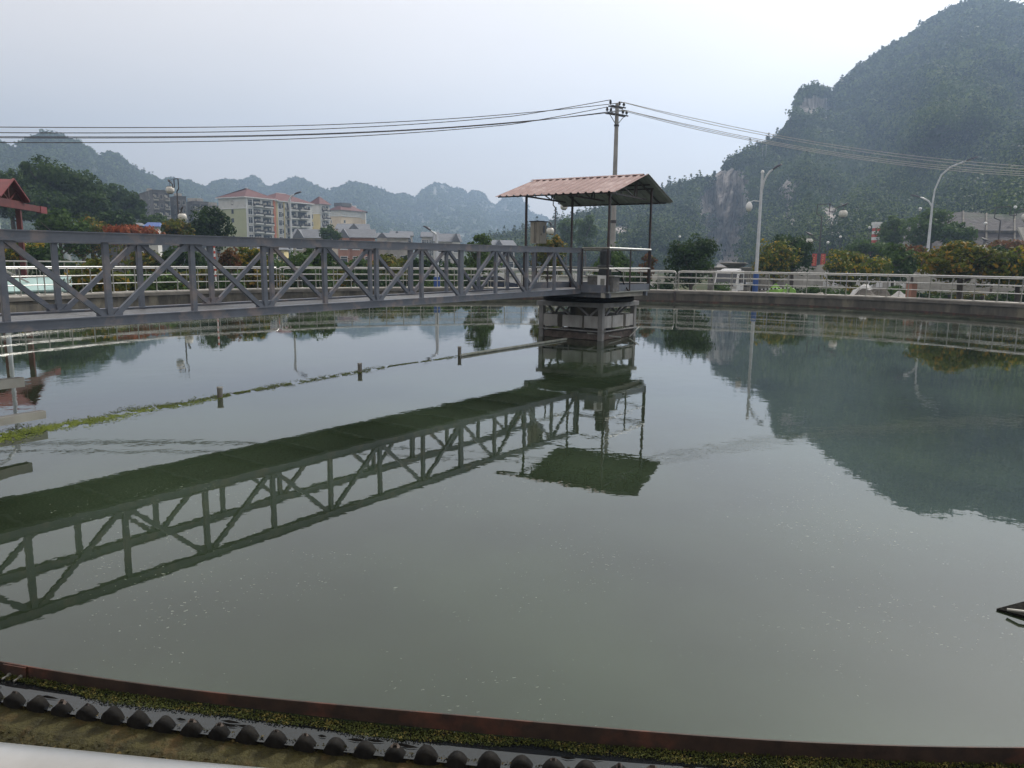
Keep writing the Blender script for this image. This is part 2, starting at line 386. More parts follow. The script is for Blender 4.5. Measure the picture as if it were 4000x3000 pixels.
def right_surface(px, s):
    """px photo column, s 0..1 from foot to ridge -> distance, photo row"""
    ys = np.interp(px, sx_, sy_); yb = 1046 + (px-2500)*.012
    py = yb + (ys-yb)*s
    far = np.interp(px, [1500, 2150, 2500, 2900, 3100, 3300, 3700, 4300, 5800], [430, 430, 440, 430, 470, 560, 640, 600, 500])
    near = np.interp(px, [1500, 2200, 2700, 3000, 3500, 4000, 5800], [235, 235, 240, 215, 165, 150, 150])
    g = s**1.15
    fx = px/330.0
    rel = fbm(fx+s*1.2, s*2.6, 4, 3)-.47
    rel2 = fbm(px/90.0, s*7, 3, 9)-.44
    dd = near+(far-near)*np.clip(g + (rel*.72+rel2*.16)*np.sin(np.clip(s, 0, 1)*PI)**.6, 0, 1)
    def base(sv): return near+(far-near)*np.clip(sv**1.15+(fbm(px/330.0+sv*1.2, sv*2.6, 4, 3)-.47)*.50, 0, 1)
    # cliffs: the slope goes upright, so the distance stays the same over them
    def cliff(dd, x0, x1, y0, y1, dc, soft=45):
        dc = base(np.clip((y0+25-yb)/(ys-yb), 0, 1))+4
        wx = np.clip(np.minimum(px-x0, x1-px)/soft, 0, 1); wy = np.clip(np.minimum((py-y0)/25, (y1-py)/60)*1.0, 0, 1)
        k = wx*wy; return dd*(1-k)+(dc+26*(fbm(px/22.0, s*5, 5, 21)-.45))*k
    dd = cliff(dd, 2720, 2950, 660, 1060, 272)
    dd = cliff(dd, 3090, 3270, 345, 480, 470, 25)
    dd = cliff(dd, 3000, 3130, 720, 850, 330, 30)
    return dd, py
def rockmask(px, py):
    n1 = fbm(px/38.0, py/95.0, 4, 40)
    n2 = fbm(px/14.0, py/60.0, 3, 44)
    def blob(cx, cy, rx, ry): return np.clip(1.25-np.sqrt(((px-cx)/rx)**2+((py-cy)/ry)**2), 0, 1)
    r = np.maximum.reduce([blob(2845, 800, 92, 140), blob(2835, 960, 95, 105), blob(2868, 715, 50, 60), blob(3165, 422, 52, 46)*1.1, blob(3225, 435, 24, 46)*1.05,
                           blob(3075, 780, 42, 75)*1.0, blob(3245, 865, 45, 70)*.95, blob(2735, 830, 26, 70)*.75, blob(3085, 890, 36, 50)*.6, blob(2420, 920, 60, 34)*.8, blob(3800, 905, 190, 70)*.7, blob(2590, 915, 70, 12)*.8])
    e = np.clip(r*3, 0, 1)
    return np.clip((r*1.8 + ((n1-.47)*1.9 + (n2-.45)*.8)*e - .18)*3.2, 0, 1)
def mat_hill(name, g1, g2, r1, r2, sc):
    mt = P(name, g1, g2, sc, .95, 0, 1.2, sc*3); n = mt.node_tree; b = n.nodes['Principled BSDF']
    gout = b.inputs['Base Color'].links[0].from_socket
    at_ = n.nodes.new('ShaderNodeAttribute'); at_.attribute_name = 'rock'
    g = n.nodes.new('ShaderNodeNewGeometry'); mp = n.nodes.new('ShaderNodeMapping'); mp.inputs['Scale'].default_value = (.35, .35, .06)
    n.links.new(g.outputs['Position'], mp.inputs[0])
    t = n.nodes.new('ShaderNodeTexNoise'); t.inputs['Scale'].default_value = 1.0; t.inputs['Detail'].default_value = 8; t.inputs['Roughness'].default_value = .7; n.links.new(mp.outputs[0], t.inputs['Vector'])
    rp = n.nodes.new('ShaderNodeMapRange'); rp.inputs[1].default_value = .40; rp.inputs[2].default_value = .60; n.links.new(t.outputs[0], rp.inputs[0])
    mr = n.nodes.new('ShaderNodeMix'); mr.data_type = 'RGBA'; mr.inputs[6].default_value = (*r1, 1); mr.inputs[7].default_value = (*r2, 1); n.links.new(rp.outputs[0], mr.inputs[0])
    mf = n.nodes.new('ShaderNodeMix'); mf.data_type = 'RGBA'; n.links.new(at_.outputs['Fac'], mf.inputs[0]); n.links.new(gout, mf.inputs[6]); n.links.new(mr.outputs[2], mf.inputs[7])
    n.links.new(mf.outputs[2], b.inputs['Base Color'])
    return mt
def sheet(name, P3, rock, mat):
    R_, C_ = P3.shape[:2]; v = P3.reshape(-1, 3)
    i, j = np.meshgrid(np.arange(R_-1), np.arange(C_-1), indexing='ij')
    a = (i*C_+j).ravel(); f = np.stack([a, a+1, a+C_+1, a+C_], 1)
    o = npmesh(name, v, f, mat, smooth=True)
    at_ = o.data.attributes.new('rock', 'FLOAT', 'POINT'); at_.data.foreach_set('value', rock.reshape(-1).astype(np.float32))
    return o
s_ = np.linspace(0, 1, ROWS)
PX, SS = np.meshgrid(COLS, s_)
DD, PY = right_surface(PX, SS)
P3 = at_np(PX, PY, DD)
RK = rockmask(PX, PY)
P3[0, :, 2] = GZ-4
back = []                                     # the far side of the ridge falls away again
top = P3[-1]; topn = np.hypot(top[:, 0], top[:, 1])
for k, dz in ((25, .06), (90, .30), (200, .65), (340, 1.02)):
    q = top.copy(); sc_ = (topn+k)/topn; q[:, 0] *= sc_; q[:, 1] *= sc_; q[:, 2] = top[:, 2]*(1-dz) - 3; back.append(q)
P3b = np.concatenate([P3, np.stack(back)]); RKb = np.concatenate([RK, np.zeros((4, len(COLS)))])
hm = mat_hill('mountain_slope', (.014,.030,.012), (.040,.062,.020), (.13,.115,.11), (.50,.46,.43), .12)
tag(sheet('mountain', P3b, RKb, hm), 'steep wooded limestone mountain with grey cliffs at the right', kind='structure')
# woods on it: one object
rng = np.random.default_rng(5)
def scatter(N, pxr, smin, surface, rock, rbase, leafn, lsize, seed, conif=.35, ridge=0, rockskip=.45, smax=1.0):
    rng = np.random.default_rng(seed)
    px = rng.uniform(pxr[0], pxr[1], N); s = (rng.random(N)**.75*(1-smin)+smin)*smax
    if ridge:
        px = np.concatenate([px, rng.uniform(pxr[0], pxr[1], ridge)]); s = np.concatenate([s, 1-.012*rng.random(ridge)])
    dd, py = surface(px, s)
    keep = (rng.random(len(px)) > rock(px, py)*1.25)
    px, py, dd, s = px[keep], py[keep], dd[keep], s[keep]
    base = at_np(px, py, dd); n = len(px)
    r = rbase*(.55+.9*rng.random(n)**1.5); isr = s > .985
    r = np.where(isr, r*.62, r)
    con = rng.random(n) < conif*(.4+1.2*fbm(px/120.0, py/80.0, 2, 77))
    K = leafn; e = rng.normal(size=(n, K, 3)); e /= np.linalg.norm(e, axis=2)[..., None]
    e[..., 2] = np.abs(e[..., 2])*1.0 - .25
    q = .6+.45*rng.random((n, K, 1))
    rnd = e*q*r[:, None, None]*np.array([1, 1, .95])
    u = rng.random((n, K))**1.5; ang = rng.random((n, K))*2*PI
    cone = np.stack([np.cos(ang)*(1-u)*.50, np.sin(ang)*(1-u)*.50, u*1.75-.5], 2)*r[:, None, None]
    loc = np.where(con[:, None, None], cone, rnd)
    p = base[:, None, :]+loc+np.array([0, 0, .35])*r[:, None, None]
    p = np.where(isr[:, None, None], p-np.array([0, 0, .45])*r[:, None, None]*np.where(con, 1.1, 1.0)[:, None, None], p)
    nr = loc/r[:, None, None]*1.2
    return leaves(rng, p.reshape(-1, 3), nr.reshape(-1, 3), .45, (np.repeat(dd/ (dd.mean()), K)*lsize)[:, None])
v, f = scatter(11500, (1900, 4900), .0, right_surface, rockmask, 4.0, 72, 1.25, 11, ridge=700)
v2, f2 = scatter(900, (1900, 4900), .0, right_surface, rockmask, 6.2, 150, 1.3, 19, conif=.2, smax=.86)
v = np.concatenate([v, v2]); f = np.concatenate([f, f2+len(v)-len(v2)])
tag(npmesh('forest', v, f, LEAF['forest']), 'dense mixed wood covering the slopes of the steep mountain', 'forest', kind='stuff')

# ------------------------------------------------------------------ far hills at the left
hil = [(-1400,640),(-900,560),(-500,500),(-200,520),(0,556),(27,572),(68,592),(80,566),(95,556),(131,541),(181,526),(244,535),(271,552),(316,563),(353,588),(398,626),(407,608),(425,598),(450,604),(466,615),(497,642),(542,669),(588,689),(633,710),(655,700),(678,698),(723,707),(769,723),(805,735),(820,722),(836,712),(882,703),(940,712),(965,700),(989,690),(1012,702),(1035,729),(1057,736),(1080,724),(1093,720),(1125,704),(1161,696),(1188,704),(1224,729),(1288,748),(1324,736),(1365,717),(1423,722),(1469,738),(1541,765),(1577,755),(1622,777),(1640,757),(1655,745),(1699,717),(1739,722),(1765,738),(1779,741),(1799,740),(1815,750),(1826,762),(1840,752),(1859,745),(1888,757),(1908,790),(1938,807),(1953,790),(1968,780),(1993,769),(2033,775),(2048,795),(2057,809),(2072,840),(2107,842),(2142,859),(2162,884),(2200,925),(2300,985),(2400,1015)]
hx = np.array([a for a, b in hil], float); hy = np.array([b for a, b in hil], float)
HC = np.arange(-1400, 2400, 6.0)
def left_surface(px, s):
    ys = np.interp(px, hx, hy)-5*(fbm(px/7.0, px*0, 3, 31)-.35)*2; yb = 1012 + (px-2000)*.011
    py = yb+(ys-yb)*s
    far = np.interp(px, [-1400, 200, 420, 700, 1000, 1400, 1750, 2100, 2400], [850, 900, 980, 1150, 1500, 1300, 1650, 1750, 1500])
    near = far*.5
    rel = fbm(px/170.0+s*.8, s*3.2, 4, 60)-.46
    return near+(far-near)*np.clip(s**1.1+rel*.45*np.sin(s*PI)**.7, 0, 1), py
PX, SS = np.meshgrid(HC, np.linspace(0, 1, 120))
DD, PY = left_surface(PX, SS); P3 = at_np(PX, PY, DD)
def lrock(px, py): return np.clip((fbm(px/30.0, py/30.0, 3, 90)-.60)*7, 0, .7)
RK = lrock(PX, PY); P3[0, :, 2] = GZ-5
top = P3[-1]; topn = np.hypot(top[:, 0], top[:, 1]); back = []
for k, dz in ((60, .08), (250, .4), (500, 1.02)):
    q = top.copy(); sc_ = (topn+k)/topn; q[:, 0] *= sc_; q[:, 1] *= sc_; q[:, 2] = top[:, 2]*(1-dz)-3; back.append(q)
P3b = np.concatenate([P3, np.stack(back)]); RKb = np.concatenate([RK, np.zeros((3, len(HC)))])
hm2 = mat_hill('far_hill_slope', (.022,.036,.018), (.048,.066,.028), (.15,.15,.14), (.26,.25,.24), .05)
tag(sheet('hills', P3b, RKb, hm2), 'row of hazy pointed limestone hills along the horizon', kind='structure')
v, f = scatter(9000, (-700, 2250), .15, left_surface, lrock, 4.6, 26, 3.0, 12, ridge=1500, conif=.2)
tag(npmesh('hill_woods', v, f, LEAF['forest']), 'scrub and woods on the far hazy hills', 'forest', kind='stuff')
# ------------------------------------------------------------------ water
def water_mat(name, base, rough=.015, ripple=1.0, specks=True):
    mt = bpy.data.materials.new(name); mt.use_nodes = True; n = mt.node_tree; b = n.nodes['Principled BSDF']
    b.inputs['Roughness'].default_value = rough; b.inputs['IOR'].default_value = 1.58; b.inputs['Specular Tint'].default_value = (.93, 1.0, .94, 1)
    g = n.nodes.new('ShaderNodeNewGeometry')
    def N(sc, det, st=(1,1,1), rough=.5):
        mp = n.nodes.new('ShaderNodeMapping'); mp.inputs['Scale'].default_value = st; n.links.new(g.outputs['Position'], mp.inputs[0])
        t = n.nodes.new('ShaderNodeTexNoise'); t.inputs['Scale'].default_value = sc; t.inputs['Detail'].default_value = det; t.inputs['Roughness'].default_value = rough
        n.links.new(mp.outputs[0], t.inputs['Vector']); return t.outputs[0]
    def math_(op, a, b_, c=None):
        q = n.nodes.new('ShaderNodeMath'); q.operation = op
        for i, x in enumerate((a, b_, c)):
            if x is None: continue
            if isinstance(x, (int, float)): q.inputs[i].default_value = x
            else: n.links.new(x, q.inputs[i])
        return q.outputs[0]
    def rng_(x, a, b_, c=0, d=1):
        q = n.nodes.new('ShaderNodeMapRange'); q.interpolation_type = 'SMOOTHSTEP'
        for i, y in enumerate((a, b_, c, d)): q.inputs[i+1].default_value = y
        n.links.new(x, q.inputs[0]); return q.outputs[0]
    # murky colour: soft clouds of sludge under the surface, flecks of floc in drifting bands
    cl = rng_(N(.38, 5), .35, .66)
    mx = n.nodes.new('ShaderNodeMix'); mx.data_type = 'RGBA'; mx.inputs[6].default_value = (*base, 1); mx.inputs[7].default_value = (base[0]*2.0, base[1]*2.0, base[2]*2.1, 1); n.links.new(cl, mx.inputs[0])
    out = mx.outputs[2]
    if specks:
        vo = n.nodes.new('ShaderNodeTexVoronoi'); vo.inputs['Scale'].default_value = 30; vo.inputs['Randomness'].default_value = 1
        mpv = n.nodes.new('ShaderNodeMapping'); mpv.inputs['Rotation'].default_value = (0, 0, .5); mpv.inputs['Scale'].default_value = (1, 1.7, 1)
        nz = n.nodes.new('ShaderNodeTexNoise'); nz.inputs['Scale'].default_value = 30; n.links.new(g.outputs['Position'], nz.inputs['Vector'])
        va = n.nodes.new('ShaderNodeVectorMath'); va.operation = 'MULTIPLY_ADD'; va.inputs[1].default_value = (.05, .05, 0); n.links.new(nz.outputs['Color'], va.inputs[0]); n.links.new(g.outputs['Position'], va.inputs[2])
        n.links.new(va.outputs[0], mpv.inputs[0]); n.links.new(mpv.outputs[0], vo.inputs['Vector'])
        band = rng_(N(.55, 4, rough=.65), .36, .68)
        sz = math_('MULTIPLY', band, .27)
        sep = n.nodes.new('ShaderNodeSeparateColor'); n.links.new(vo.outputs['Color'], sep.inputs[0])
        pick = math_('POWER', sep.outputs[0], 2.2)
        rad = math_('MULTIPLY', math_('MULTIPLY_ADD', pick, 1.1, .1), sz)
        df = math_('SUBTRACT', rad, vo.outputs['Distance'])
        sp = rng_(df, 0, .03)
        amt = math_('MULTIPLY', sp, .42)
        m2 = n.nodes.new('ShaderNodeMix'); m2.data_type = 'RGBA'; m2.inputs[7].default_value = (.30, .34, .28, 1)
        n.links.new(amt, m2.inputs[0]); n.links.new(out, m2.inputs[6]); out = m2.outputs[2]
    n.links.new(out, b.inputs['Base Color'])
    # faint ripples, stronger in some drifting patches
    patch = rng_(N(.09, 2), .42, .66, .25, 1.0)
    h = math_('ADD', math_('MULTIPLY', N(2.6, 3), 1.0), math_('MULTIPLY', N(.8, 2), 1.6))
    h = math_('ADD', h, math_('MULTIPLY', N(9, 2), .30))
    h = math_('MULTIPLY', h, patch)
    bp = n.nodes.new('ShaderNodeBump'); bp.inputs['Distance'].default_value = .0021*ripple; n.links.new(h, bp.inputs['Height']); n.links.new(bp.outputs[0], b.inputs['Normal'])
    return mt
wm = MB(); vs = [(C0.x, C0.y, 0)]; NW = 360
for i in range(NW): a = 2*PI*i/NW; vs.append((C0.x+20.062*math.cos(a), C0.y+20.062*math.sin(a), 0))
wm.add(vs, [(0, 1+i, 1+(i+1) % NW) for i in range(NW)])
tag(wm.build('water', water_mat('tank_water', (.0135, .0200, .0105))), 'still murky green water filling the round tank', kind='structure')
ww = ring(20.066, -.0, 20.27, -.0)  # clear water; the shade over this strip is put into its dark base colour
tag(ww.build('weir_water', water_mat('weir_water', (.005, .006, .007), specks=False)), 'strip of clear water between the rusty band and the teeth, darkened for its shade', kind='structure')
cw = ring(20.7, -.42, 22.25, -.42)
tag(cw.build('channel_water', water_mat('channel_water', (.02, .024, .018), specks=False)), 'dark water in the outer channel', kind='structure')

# ------------------------------------------------------------------ the tank's rim
RB, RW, RR = 20.06, 20.23, 22.53
tw = thing('tank_wall', 'round concrete tank wall with stained face and pale coping under the railings', 'tank wall', (C0.x, C0.y, 0))
ORG = (C0.x, C0.y, 0)
revolve([(22.25,-1.4),(22.25,.36),(24.6,.36),(24.6,-1.4)]).build('wall', M['wallconc'], tw, ORG)
revolve([(22.18,.362),(22.18,.50),(24.7,.50),(24.7,.362)]).build('coping', M['coping'], tw, ORG)
revolve([(22.30,.503),(22.30,.553),(22.95,.553),(22.95,.503)]).build('kerb', M['coping_top'], tw, ORG)
revolve([(20.24,-.02),(20.38,-.03),(20.46,-.07),(20.66,-.16),(20.74,-.30),(20.74,-1.4),(20.24,-1.4)]).build('inner_wall', M['moss'], tw, ORG)
# rusty scum baffle: a thin iron band, slightly wavy, in lapped lengths
def wob(a):
    return (.012*math.sin(a*9.3)+.010*math.sin(a*27+1), .010*math.sin(a*13.7)+.006*math.sin(a*41+2))
bf = thing('scum_baffle', 'long rusty iron band standing in the water along the tank rim', 'baffle', (C0.x, C0.y, 0))
nseg = 24
for i in range(nseg):
    a0 = 2*PI*i/nseg+.021; a1 = a0+2*PI/nseg*.9995
    revolve([(RB,-.35),(RB,.072),(RB+.008,.072),(RB+.008,-.35)], a0, a1, 40, wob=wob).build('band', M['rust'], bf, ORG)
    lp = revolve([(RB+.010,-.3),(RB+.010,.068),(RB+.017,.068),(RB+.017,-.3)], a1-.007, a1, 3, wob=wob)
    lp.build('lap_plate', M['rust'], bf, ORG)
    for q in (.0015, .0050):
        b_ = MB(); a = a1-q; dr, dz = wob(a); r = RB+.017+dr
        p = V(C0.x+r*math.cos(a), C0.y+r*math.sin(a), .018+dz); d_ = V(math.cos(a), math.sin(a), 0)
        b_.tube([p, p+d_*.012], .011, 6); b_.tube([p+d_*.012, p+d_*.045], .006, 6); b_.build('bolt', M['inox_dull'], bf, ORG)
# notched overflow weir
wr = thing('overflow_weir', 'black serrated overflow edge with a row of rounded teeth, mossy', 'weir', (C0.x, C0.y, 0))
pitch = .136; NT = int(2*PI*RW/pitch); rng = np.random.default_rng(8)
m1 = MB(); vs = []; fs = []
prof = [(0,-.03),(.07,-.022),(.16,.004),(.27,.027),(.38,.041),(.5,.046),(.62,.042),(.73,.028),(.84,.005),(.93,-.022)]
near_a = math.atan2(-C0.y, -C0.x)
for i in range(NT):
    jit = rng.uniform(-.009, .007); tilt = rng.uniform(-.22, .22)
    for t, z in prof:
        a = 2*PI*(i+t)/NT; r = RW+rng.uniform(-.002, .002)
        zz = z+jit*(z > 0)+tilt*(t-.5)*.04
        out = .034*max(0, (z+.05)/.08)
        for rr, z2 in ((r-.004+out*.2, zz), (r+.016+out, zz-.004), (r+.012, -.13), (r-.006, -.2)): vs.append((C0.x+rr*math.cos(a), C0.y+rr*math.sin(a), z2))
n_ = len(vs)//4
for i in range(n_):
    j = (i+1) % n_
    for k in range(4): fs.append((i*4+k, i*4+(k+1) % 4, j*4+(k+1) % 4, j*4+k))
m1.add(vs, fs, True); m1.build('notched_plate', M['black'], wr, ORG)
# rust caps and the crust of moss on the nearest teeth
NEAR = []
for i in range(NT):
    a = 2*PI*(i+.5)/NT; da = (a-near_a+PI) % (2*PI)-PI
    if -.24 < da < .10 and rng.random() < .7:
        r = RW+.012; cx, cy = C0.x+r*math.cos(a), C0.y+r*math.sin(a); tx, ty = -math.sin(a), math.cos(a)
        s = rng.uniform(.010, .019)
        cap = MB(); cap.add([(cx-tx*s*1.4, cy-ty*s*1.4, .036), (cx-tx*s*.5, cy-ty*s*.5, .050), (cx+tx*s*.5, cy+ty*s*.5, .050), (cx+tx*s*1.3, cy+ty*s*1.3, .037),
                 (cx-tx*s*.9+math.cos(a)*.032, cy-ty*s*.9+math.sin(a)*.032, .018), (cx+tx*s*.7+math.cos(a)*.034, cy+ty*s*.7+math.sin(a)*.034, .012)], [(0,1,2,3),(0,3,5,4),(1,0,4),(2,5,3)]); cap.build('rust_patch', M['rustpale'], wr, ORG)
# shaggy algae: along the baffle, on the weir and down the lip
def tuft_band(name, label, a0, a1, r0, r1, zf, N, size, mat, seed, nb=.8, edge=None):
    rng = np.random.default_rng(seed); a = rng.uniform(a0, a1, N)
    u = rng.random(N)
    r = r0+(r1-r0)*u
    if edge is not None:
        lim = edge(a); keep = u < lim; a, r = a[keep], r[keep]
    z = zf(r)+rng.uniform(-.004, .012, len(r))
    p = np.stack([C0.x+r*np.cos(a), C0.y+r*np.sin(a), z], 1)
    nr = np.tile(np.array([[0, 0, 1.0]]), (len(p), 1))
    v, f = leaves(rng, p, nr, nb, size)
    return tag(npmesh(name, v, f, mat), label, 'algae', kind='stuff')
amat = leafmat('algae_tufts', (.030,.040,.010), (.075,.085,.020), (.17,.14,.04), .08, nscale=6, trans=.15)
amat2 = leafmat('slime_tufts', (.020,.020,.009), (.062,.055,.024), (.12,.09,.035), .10, nscale=7, trans=.1)
def edge(a): return .30+.75*np.clip(fbm(a*60, a*0+3, 3, 5)-.15, 0, 1)
tuft_band('algae_fringe', 'green algae fringe floating between the rusty band and the teeth', near_a-.42, near_a+.42, RB+.012, RW-.035, lambda r: r*0+.003, 110000, .0085, amat, 3, edge=edge)
tuft_band('algae_slope', 'brown green slime hanging on the wet lip outside the teeth', near_a-.42, near_a+.42, RW+.018, 20.74, lambda r: np.interp(r, [20.24, 20.38, 20.46, 20.66, 20.74], [-.05, -.045, -.075, -.165, -.28]), 60000, .024, amat2, 4, nb=.55)
rng = np.random.default_rng(61); Nn = 15000
k_i = rng.integers(0, NT, Nn*9); t_ = rng.normal(size=Nn*9)*.17; a_ = 2*PI*(k_i+t_)/NT; da_ = (a_-near_a+PI) % (2*PI)-PI; ok = np.abs(da_) < .40; a_, t_ = a_[ok][:Nn], t_[ok][:Nn]
r_ = RW+rng.uniform(-.012, .055, len(a_)); z_ = -.018+rng.uniform(0, .028, len(a_))*np.clip(1-np.abs(r_-RW-.015)*18, 0, 1)-np.clip(r_-RW-.02, 0, 1)*.7
v, f = leaves(rng, np.stack([C0.x+r_*np.cos(a_), C0.y+r_*np.sin(a_), z_], 1), np.tile([[0,0,1.0]], (len(a_), 1)), .9, .010)
tag(npmesh('notch_moss', v, f, amat2), 'slimy moss grown into the notches between the black teeth', 'algae', kind='stuff')
def rnoise(a): return fbm(a*34, a*0+9, 3, 15)
def edge3(a): return .10+.9*np.clip((rnoise(a)-.42)*4, 0, 1)
tuft_band('scum_fringe', 'pale scum collected against the inner side of the rusty band', near_a+.02, near_a+.30, RB-.004, RB-.07, lambda r: r*0+.002, 9000, .012, leafmat('pale_scum', (.16,.14,.08), (.25,.21,.12), nscale=6), 6, edge=edge3)
# black mussels of torn liner poking out of the algae
tl = MB(); rng = np.random.default_rng(31)
for k in range(34):
    a = near_a+rng.uniform(-.25, .16); r = RW-.045+rng.uniform(-.02, .012); L = rng.uniform(.02, .055); tx, ty = -math.sin(a), math.cos(a)
    c = (C0.x+r*math.cos(a), C0.y+r*math.sin(a))
    tl.add([(c[0]-tx*L, c[1]-ty*L, .003), (c[0]-tx*L*.2, c[1]-ty*L*.2, .012), (c[0]+tx*L*.5, c[1]+ty*L*.5, .009), (c[0]+tx*L, c[1]+ty*L, .003),
            (c[0]+math.cos(a)*.008, c[1]+math.sin(a)*.008, .002)], [(0,1,4),(1,2,4),(2,3,4)])
tag(tl.build('liner_scraps', M['black']), 'black scraps of torn liner floating at the algae edge', 'debris', kind='stuff')

# ------------------------------------------------------------------ railings on the rim
def polar(a, r, z): return V(C0.x+r*math.cos(a), C0.y+r*math.sin(a), z)
def ang_at(px, r, far=True):
    a = azi(px); b = -a.dot(C0); c = C0.dot(C0)-r*r; k = -b+(math.sqrt(b*b-c) if far else -math.sqrt(b*b-c))
    p = a*k; return math.atan2(p.y-C0.y, p.x-C0.x)
ZC = .553
def railing(label, r, a0, a1, zb, ht, group, rad=.042, mids=(.36, .68), sp=1.03, posts=True, bend=True, mat=None):
    mid = (a0+a1)/2; org = polar(mid, r, zb)
    t = thing('railing', label, 'railing', org, 0, group); mt = mat or M['inox']
    n = max(2, round(abs(a1-a0)*r/sp)); N = n*4
    top = [polar(a0+(a1-a0)*i/N, r, zb+ht) for i in range(N+1)]
    if bend:
        e = .10; s0 = polar(a0, r, zb+ht-e); s1 = polar(a1, r, zb+ht-e)
        top[0] = polar(a0+(a1-a0)*e/abs(a1-a0)/r*.6, r, zb+ht-.02); top[-1] = polar(a1-(a1-a0)*e/abs(a1-a0)/r*.6, r, zb+ht-.02)
        top = [s0]+top+[s1]
    MB().tube(top, rad, 10).build('top_rail', mt, t, org)
    for f_ in mids: MB().tube([polar(a0+(a1-a0)*i/N, r, zb+ht*f_) for i in range(N+1)], rad*.48, 8).build('middle_rail', mt, t, org)
    for i in range(n+1):
        a = a0+(a1-a0)*i/n; q = MB(); q.tube([polar(a, r, zb), polar(a, r, zb+ht-.02)], rad*.62, 8); q.lathe(polar(a, r, zb), [(.075, 0), (.075, .012), (.05, .03)], 10)
        q.build('post', M['inox_dull'], t, org)
    return t
g1 = 'steel railings along the inner edge of the tank wall'
aL = ang_at(1083, RR); aR = ang_at(2648, RR); gap = .0035
a_end = ang_at(3990, RR); aLL = ang_at(20, RR)
seg = abs(aL-aR)
railing('steel railing on the far wall behind the bridge and canopy, between two gaps', RR, aL-gap, aR+gap, ZC, 1.10, g1)
railing('steel railing along the right far wall, in front of the white truck', RR, aR-gap, aR-seg*1.0, ZC, 1.10, g1)
railing('steel railing on the left far wall, in front of the teal platform', RR, aL+gap, aL+seg*.9, ZC, 1.10, g1)
g2 = 'outer steel railings behind the first ones'
R2 = 24.45
aL2, aR2 = ang_at(1100, R2), ang_at(2652, R2)
railing('outer steel railing behind the bridge, set back from the tank edge', R2, aL2-.003, aR2+.003, ZC-.05, 1.06, g2, rad=.022)
railing('outer steel railing at the right, set back behind the long bright rail', R2, aR2-.003, aR2-seg*1.0, ZC-.05, 1.06, g2, rad=.022)
railing('outer steel railing at the left, nearest the garden bushes', R2, aL2+.003, aL2+seg*.9, ZC-.05, 1.06, g2, rad=.022)
railing('near steel handrail at the bottom left corner, close to the viewer', RR+.015, near_a-.40, near_a+.40, ZC, 1.064, g1, sp=1.5)
dp = MB(); p = polar(ang_at(2643, 22.17), 22.16, 0); dp.tube([p+V(0,0,-.1), p+V(0,0,.50)], .06, 8)
tag(dp.build('down_pipe', M['dark_steel']), 'short dark pipe down the far tank wall below the railing gap', 'pipe')

# ------------------------------------------------------------------ truss bridge
P1 = at(0, 1000, 10.7); P2 = at(2276, 1000, 19.9); P1.z = P2.z = 0
u = (P2-P1).normalized(); v = V(u.y, -u.x, 0)           # v points to the viewer's side
LB = (P2-P1).length
ZT0, ZT1, ZB0, ZB1 = 2.401, 2.463, 1.202, 1.294
def zt(s): return ZT0+(ZT1-ZT0)*s/LB
def zb(s): return ZB0+(ZB1-ZB0)*s/LB
def bp(s, side, z): return P1+u*s+v*side+V(0, 0, z)
WB = 1.42                                               # deck width
br = thing('truss_bridge', 'long grey blue steel truss footbridge crossing the tank to its centre', 'bridge', P1)
BO = P1; CH, CW, PW = .125, .085, .07
S0 = -9.5
nb_near = [-700, -150, 412, 768, 1048, 1288, 1489, 1663, 1810, 1947, 2067, 2174, 2264]
sn = [along(P1, u, x) for x in nb_near[2:]]
step = [sn[1]-sn[0]]; 
# panel joints come from the even spacing of the real truss
pan = (sn[-1]-sn[0])/(len(sn)-1)
sn = [sn[0]+pan*i for i in range(len(sn))]
k0 = int((sn[0]-S0)//pan); joints = [sn[0]-pan*i for i in range(k0, 0, -1)]+sn
for side, nm in ((0, 'near'), (-WB, 'far')):
    s1 = sn[-1]+.05
    for (z_, hgt, name) in ((zt, CH, 'top_chord'), (zb, CH, 'bottom_chord')):
        off = -hgt/2 if name == 'top_chord' else hgt/2
        q = MB(); q.beam(bp(S0, side, z_(S0)+off), bp(s1, side, z_(s1)+off), CW, hgt); ch = q.build(name, M['steel_paint'], br, BO)
        q = MB()
        for e_ in (hgt/2-.006, -hgt/2+.006):
            q.beam(bp(S0, side, z_(S0)+off+e_), bp(s1+.003, side, z_(s1)+off+e_), CW+.022, .016)
        q.build('flange', M['steel_paint'], ch, BO)
    for i, s in enumerate(joints):
        wdt = PW*1.55 if (abs(s-sn[6]) < .01 or i == len(joints)-1) else PW
        q = MB(); q.box(bp(s, side, (zt(s)+zb(s))/2), (wdt, PW*.9, zt(s)-zb(s)-2*CH+.004), math.atan2(u.y, u.x)); q.build('post', M['steel_paint'], br, BO)
    for i, s in enumerate(joints):
        g_ = MB(); z_g = (zt(s)-CH-.045) if (len(joints)-1-i) % 2 else (zb(s)+CH+.045)
        g_.box(bp(s, side, z_g), (.34, .014, .10), math.atan2(u.y, u.x)); g_.build('gusset', M['steel_paint'], br, BO)
    for i in range(len(joints)-1):
        a, b = joints[i], joints[i+1]; j = len(joints)-1-i
        up = (j % 2 == 0)      # last panel comes down to the end post
        e = .07
        if up: p, q_ = bp(a+e, side, zb(a)+CH), bp(b-e, side, zt(b)-CH)
        else: p, q_ = bp(a+e, side, zt(a)-CH), bp(b-e, side, zb(b)+CH)
        d_ = (q_-p).normalized()*.03
        MB().beam(p-d_, q_+d_, PW*.8, PW*.95).build('diagonal', M['steel_paint'], br, BO)
for i, s in enumerate(joints):
    MB().beam(bp(s, -.04, zb(s)+.03), bp(s, -WB+.04, zb(s)+.03), .06, .055).build('cross_beam', M['steel_paint'], br, BO)
